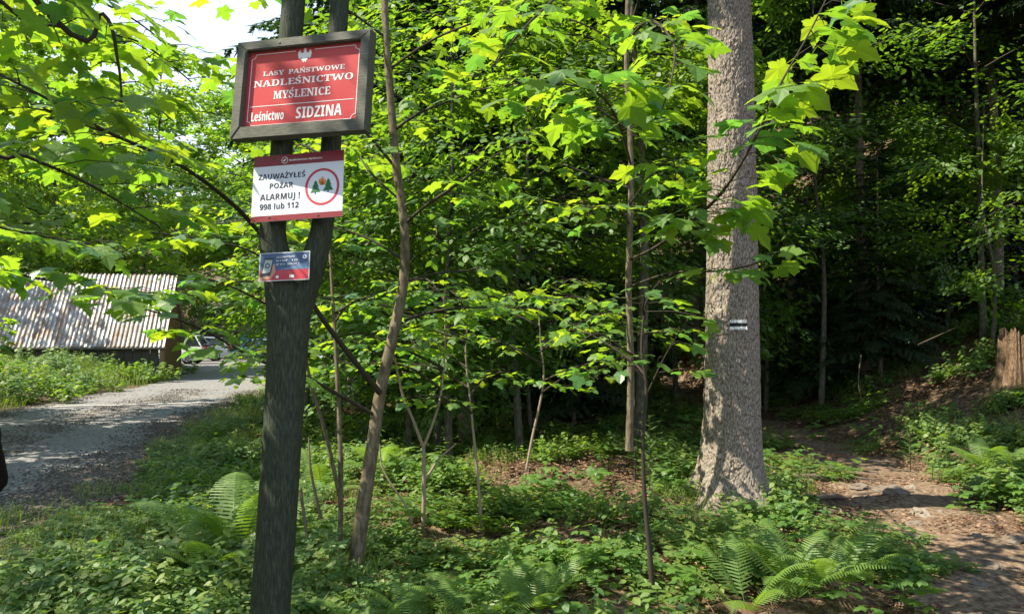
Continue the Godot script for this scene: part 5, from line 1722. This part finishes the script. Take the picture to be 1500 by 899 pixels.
	for s in [-1.0, 1.0]:
		var eg := Geo.new()
		tube(eg, [Vector3(s * 0.032, 1.652, -0.078), Vector3(s * 0.032, 1.652, -0.086), Vector3(s * 0.032, 1.652, -0.090)], [0.012, 0.009, 0.001], 10)
		part("eye", eg.mesh(M.screw), root)
	return root

func build_people() -> void:
	var m := mat("person_cloth", Color(1, 1, 1), 0.85, 0.3)
	m.vertex_color_use_as_albedo = true
	var x := (964.0 - 750.0) / FOCAL * 25.5
	person("walker in a navy jacket and dark trousers on the footpath", Vector3(x, height(x, -25.5) + 0.02, -25.5), 0.35, Color(0.018, 0.02, 0.06), Color(0.008, 0.008, 0.010), {"stride": 0.14})
	x = -1.606 - 0.33
	person("person in a black jacket standing on the verge by the road", Vector3(x, height(x, -2.5), -2.5), -0.25, Color(0.012, 0.011, 0.012), Color(0.02, 0.02, 0.025), {"right_elbow": Vector3(0.31, 1.19, 0.03), "right_wrist": Vector3(0.12, 1.02, -0.20)}).scale = Vector3.ONE * 1.10

# ------------------------------------------------------------------ stump, stones, sticks, single herbs
func build_details() -> void:
	# broken stump on the slope
	var foot := on_ground(1488, 12.0)
	var root := thing("tree_stump", "splintered old stump with bare orange-brown wood on the slope", "stump", foot)
	var wood := mat("stump_wood", Color(1, 1, 1), 0.85, 0.3)
	wood.albedo_texture = noise_tex(0.03, [[0.25, 0.05, 0.034, 0.022], [0.5, 0.14, 0.092, 0.055], [0.8, 0.28, 0.19, 0.115]], 512, 71)
	wood.uv1_triplanar = true; wood.uv1_scale = Vector3(5, 0.8, 5)
	var g := Geo.new()
	var n := 72
	for k in 9:
		for j in n:
			var a := TAU * j / n
			var top := 0.82 + 0.10 * sin(a * 3.0 + 1.0) + 0.13 * fn.get_noise_2d(cos(a) * 70, sin(a) * 70)
			var t := k / 8.0
			var r := 0.20 + 0.20 * exp(-t * 4.0) * (1.0 + 0.35 * cos(5 * a)) + 0.05 * fn.get_noise_3d(cos(a) * 42, t * 4, sin(a) * 42) + 0.02 * fn.get_noise_3d(cos(a) * 110, t * 6, sin(a) * 110)
			g.v.push_back(Vector3(cos(a) * r, -0.15 + t * (top + 0.15), sin(a) * r))
	for k in 8:
		for j in n:
			var a := k * n + j; var b := k * n + (j + 1) % n
			g.i.append_array(PackedInt32Array([a, b, a + n, b, b + n, a + n]))
	part("bole", g.mesh(wood), root)
	g = Geo.new()
	for j in n:
		var a := TAU * j / n; var b := TAU * (j + 1) / n
		g.tri(Vector3(0, 0.6, 0), Vector3(cos(a) * 0.2, 0.74, sin(a) * 0.2), Vector3(cos(b) * 0.2, 0.74, sin(b) * 0.2))
	part("hollow_top", g.mesh(wood), root)
	# stones of the path
	var stones := [[1335, 6.9, 0.075], [1345, 7.3, 0.10], [1255, 8.3, 0.11], [1300, 8.1, 0.13], [1330, 8.5, 0.08], [1330, 6.5, 0.11], [1425, 6.4, 0.07], [1390, 6.0, 0.06], [1450, 5.6, 0.09], [1425, 5.2, 0.08], [1310, 7.4, 0.06], [1270, 7.9, 0.07], [1215, 8.9, 0.07], [1375, 7.3, 0.05], [1480, 6.3, 0.08]]
	for k in stones.size():
		g = Geo.new()
		rock(g, Vector3.ZERO, stones[k][2], 14, 9, 0.55)
		var o := part("path_stone", g.mesh(M[["stone", "stone_pale", "stone"][k % 3]]), self)
		o.position = on_ground(stones[k][0], stones[k][1], stones[k][2] * 0.16)
		tag(o, "worn grey stone bedded in the earth of the footpath", "stone", "stones in the footpath")
	# roots crossing the path
	for r in [[1150, 8.6, 1360, 8.9], [1190, 7.9, 1330, 8.2], [1140, 7.4, 1270, 7.2]]:
		g = Geo.new()
		var p := []
		for k in 8:
			var t := k / 7.0
			p.append(on_ground(lerpf(r[0], r[2], t) + 9 * sin(t * 9.0), lerpf(r[1], r[3], t), 0.022 + 0.012 * sin(t * 14.0)))
		tube(g, curve(p, 3), taper(22, 0.035, 0.012), 8, 0.2)
		var o := part("tree_root", g.mesh(M.twig), self)
		tag(o, "bare spruce root crossing the footpath", "root", "roots across the footpath")
	# dead sticks and brushwood
	var sticks := [[[575, 788, 6.2], [600, 765, 6.15], [597, 745, 6.2], [562, 690, 6.3], [556, 650, 6.3]], [[625, 700, 6.5], [645, 670, 6.5], [668, 650, 6.6]], [[820, 745, 7.4], [828, 765, 7.2], [832, 770, 7.1]], [[765, 780, 6.9], [762, 740, 7.0]], [[470, 760, 5.6], [455, 690, 5.7], [452, 640, 5.8]], [[440, 720, 5.4], [452, 800, 5.2], [460, 850, 5.0]], [[930, 735, 8.0], [931, 650, 8.0], [929, 560, 8.1]], [[1262, 520, 13.0], [1258, 560, 12.9], [1264, 592, 12.8]], [[1345, 505, 13.4], [1400, 480, 13.6]]]
	for k in sticks.size():
		g = Geo.new()
		var c := curve(pts(sticks[k]), 5)
		tube(g, c, taper(c.size(), 0.013, 0.005), 7, 0.15)
		var o := part("dead_stick", g.mesh(M[["twig_pale", "twig_pale", "twig_dark", "twig_dark", "twig", "twig", "twig_dark", "twig", "twig"][k]]), self)
		tag(o, "bare dead stick standing or lying among the herbs" if k < 7 else "dead grey branch lying on the dark slope", "stick", "dead sticks" if k < 7 else "dead branches on the slope")
	# pale line laid across the road
	g = Geo.new()
	var line := []
	for k in 24:
		var t := k / 23.0
		var x := lerpf(-10.2, -5.9, t)
		var d := lerpf(17.6, 19.0, t)
		line.append(Vector3(x, height(x, -d) + 0.045, -d))
	mat("cable", Color(0.55, 0.55, 0.54), 0.6, 0.4)
	tube(g, line, taper(24, 0.016, 0.016), 6)
	var cb := part("cable", g.mesh(M.cable), self)
	tag(cb, "thin pale cable lying straight across the gravel road", "cable")
	# single herbs that stand out: [px, distance, height, pairs, leaf length, material, label]
	var herbs := [[1432, 7.6, 0.42, 7, 0.13, "fern", "arching herb with paired leaves on sunny bank by path"], [1165, 7.2, 0.40, 4, 0.15, "herb_b", "dark herb with broad hanging leaves at big spruce foot"], [1272, 6.2, 0.30, 3, 0.16, "herb_b", "dark broad-leaved herb at the path edge"], [430, 4.0, 0.30, 3, 0.17, "herb_b", "broad-leaved seedling growing against the foot of the post"], [1255, 10.2, 0.25, 4, 0.10, "herb_c", "bright small herb at the far edge of the path"], [965, 4.35, 0.28, 4, 0.12, "herb_a", "leafy herb at the foot of the dark slim sapling"], [1060, 5.6, 0.42, 5, 0.12, "herb_a", "upright leafy herb before the big spruce roots"], [1360, 8.7, 0.38, 6, 0.10, "herb_c", "sunlit herb on the bank above the path stones"]]
	for h in herbs:
		var where := on_ground(h[0], h[1])
		root = thing("herb_plant", h[6], "plant", where)
		g = Geo.new()
		var lean := Vector3(rng.randf_range(-0.05, 0.12), 0, 0.05)
		var top: Vector3 = Vector3(0, h[2], 0) + lean
		tube(g, [Vector3(0, -0.03, 0), top * 0.5 - lean * 0.2, top], [0.005, 0.004, 0.002], 5)
		part("stem", g.mesh(M[h[5]]), root)
		for k in h[3]:
			var t: float = 0.3 + 0.7 * (k + 1.0) / h[3]
			for s in [-1.0, 1.0]:
				g = Geo.new()
				var d := Vector3(s, rng.randf_range(-0.25, 0.45), rng.randf_range(-0.5, 0.6))
				add_leaf(g, OVAL, turned(d, Vector3.UP + jitter(0.25), Vector3.ZERO, h[4] * rng.randf_range(0.7, 1.1)), 0.3, 0.25, 0.9)
				part("leaf", g.mesh(M[h[5]]), root, Transform3D(Basis.IDENTITY, (top * t) - lean * 0.3 * (1.0 - t)))
	# spruce seedlings with fresh pale needles
	for q in [[950, 7.4, 0.75], [905, 11.2, 0.6], [1330, 9.6, 0.5]]:
		var where := on_ground(q[0], q[1])
		root = thing("spruce_seedling", "spruce seedling with fresh pale green shoots", "seedling", where, "spruce seedlings")
		g = Geo.new()
		tube(g, [Vector3(0, -0.03, 0), Vector3(0.01, q[2], 0)], [0.007, 0.002], 6)
		part("stem", g.mesh(M.twig_dark), root)
		g = Geo.new()
		for k in 26:
			var t := 0.25 + 0.75 * k / 26.0
			var a := k * 2.4
			var d := (flat_dir(a) + Vector3(0, 0.25, 0)).normalized()
			var ln: float = q[2] * 0.42 * (1.05 - t) + 0.05
			for m in int(ln / 0.006):
				var p: Vector3 = Vector3(0, q[2] * t, 0) + d * m * 0.006
				for s in [-1.0, 1.0]:
					var e: Vector3 = p + (d.cross(Vector3.UP) * s + d * 0.6 + Vector3(0, rng.randf_range(-0.3, 0.5), 0)).normalized() * 0.022
					g.tri(p - d * 0.0022, p + d * 0.0022, e)
		mass("needles", g.mesh(M.needle_young), root)

func _ready() -> void:
	rng.seed = 20240611
	fn.seed = 4; fn.frequency = 0.1; fn.fractal_octaves = 3
	fine.seed = 8; fine.frequency = 1.0
	cell.seed = 2; cell.noise_type = FastNoiseLite.TYPE_CELLULAR; cell.frequency = 1.0; cell.cellular_return_type = FastNoiseLite.RETURN_DISTANCE2_SUB; cell.fractal_type = FastNoiseLite.FRACTAL_NONE
	tone.seed = 2; tone.noise_type = FastNoiseLite.TYPE_CELLULAR; tone.frequency = 1.0; tone.cellular_return_type = FastNoiseLite.RETURN_CELL_VALUE; tone.fractal_type = FastNoiseLite.FRACTAL_NONE
	cell.cellular_distance_function = FastNoiseLite.DISTANCE_HYBRID; tone.cellular_distance_function = FastNoiseLite.DISTANCE_HYBRID
	# camera
	cam = Camera3D.new()
	cam.name = "camera"
	cam.fov = rad_to_deg(2.0 * atan(449.5 / FOCAL))
	cam.position = EYE
	cam.rotation.x = atan(43.5 / FOCAL)
	cam.near = 0.05
	cam.far = 400.0
	add_child(cam)
	cam.current = true
	# sky, sun, exposure
	var sky := ProceduralSkyMaterial.new()
	sky.sky_top_color = Color(0.60, 0.69, 0.84)
	sky.sky_horizon_color = Color(0.93, 0.95, 0.98)
	sky.sky_curve = 0.25
	sky.ground_bottom_color = Color(0.10, 0.11, 0.07)
	sky.ground_horizon_color = Color(0.35, 0.38, 0.33)
	sky.sun_angle_max = 8.0
	sky.energy_multiplier = 0.8
	var env := Environment.new()
	env.background_mode = Environment.BG_SKY
	env.sky = Sky.new()
	env.sky.sky_material = sky
	env.tonemap_mode = Environment.TONE_MAPPER_LINEAR
	env.tonemap_exposure = 2.55
	env.sdfgi_enabled = true
	env.ssao_enabled = true
	env.ssil_enabled = true
	var we := WorldEnvironment.new()
	we.name = "world_environment"
	we.environment = env
	add_child(we)
	var sun := DirectionalLight3D.new()
	sun.name = "sun"
	sun.light_energy = 1.6
	sun.light_color = Color(1.0, 0.955, 0.87)
	sun.light_angular_distance = 0.5
	sun.shadow_enabled = true
	add_child(sun)
	sun.look_at_from_position(Vector3.ZERO, Vector3(0.980, -1.28, -0.20))
	make_materials()
	build_ground()
	make_leaves()
	build_spruce()
	build_forest()
	build_broadleaves()
	build_saplings()
	print("trees done")
	build_post()
	build_signs()
	build_shed()
	build_cars()
	build_herbs()
	build_people()
	build_details()
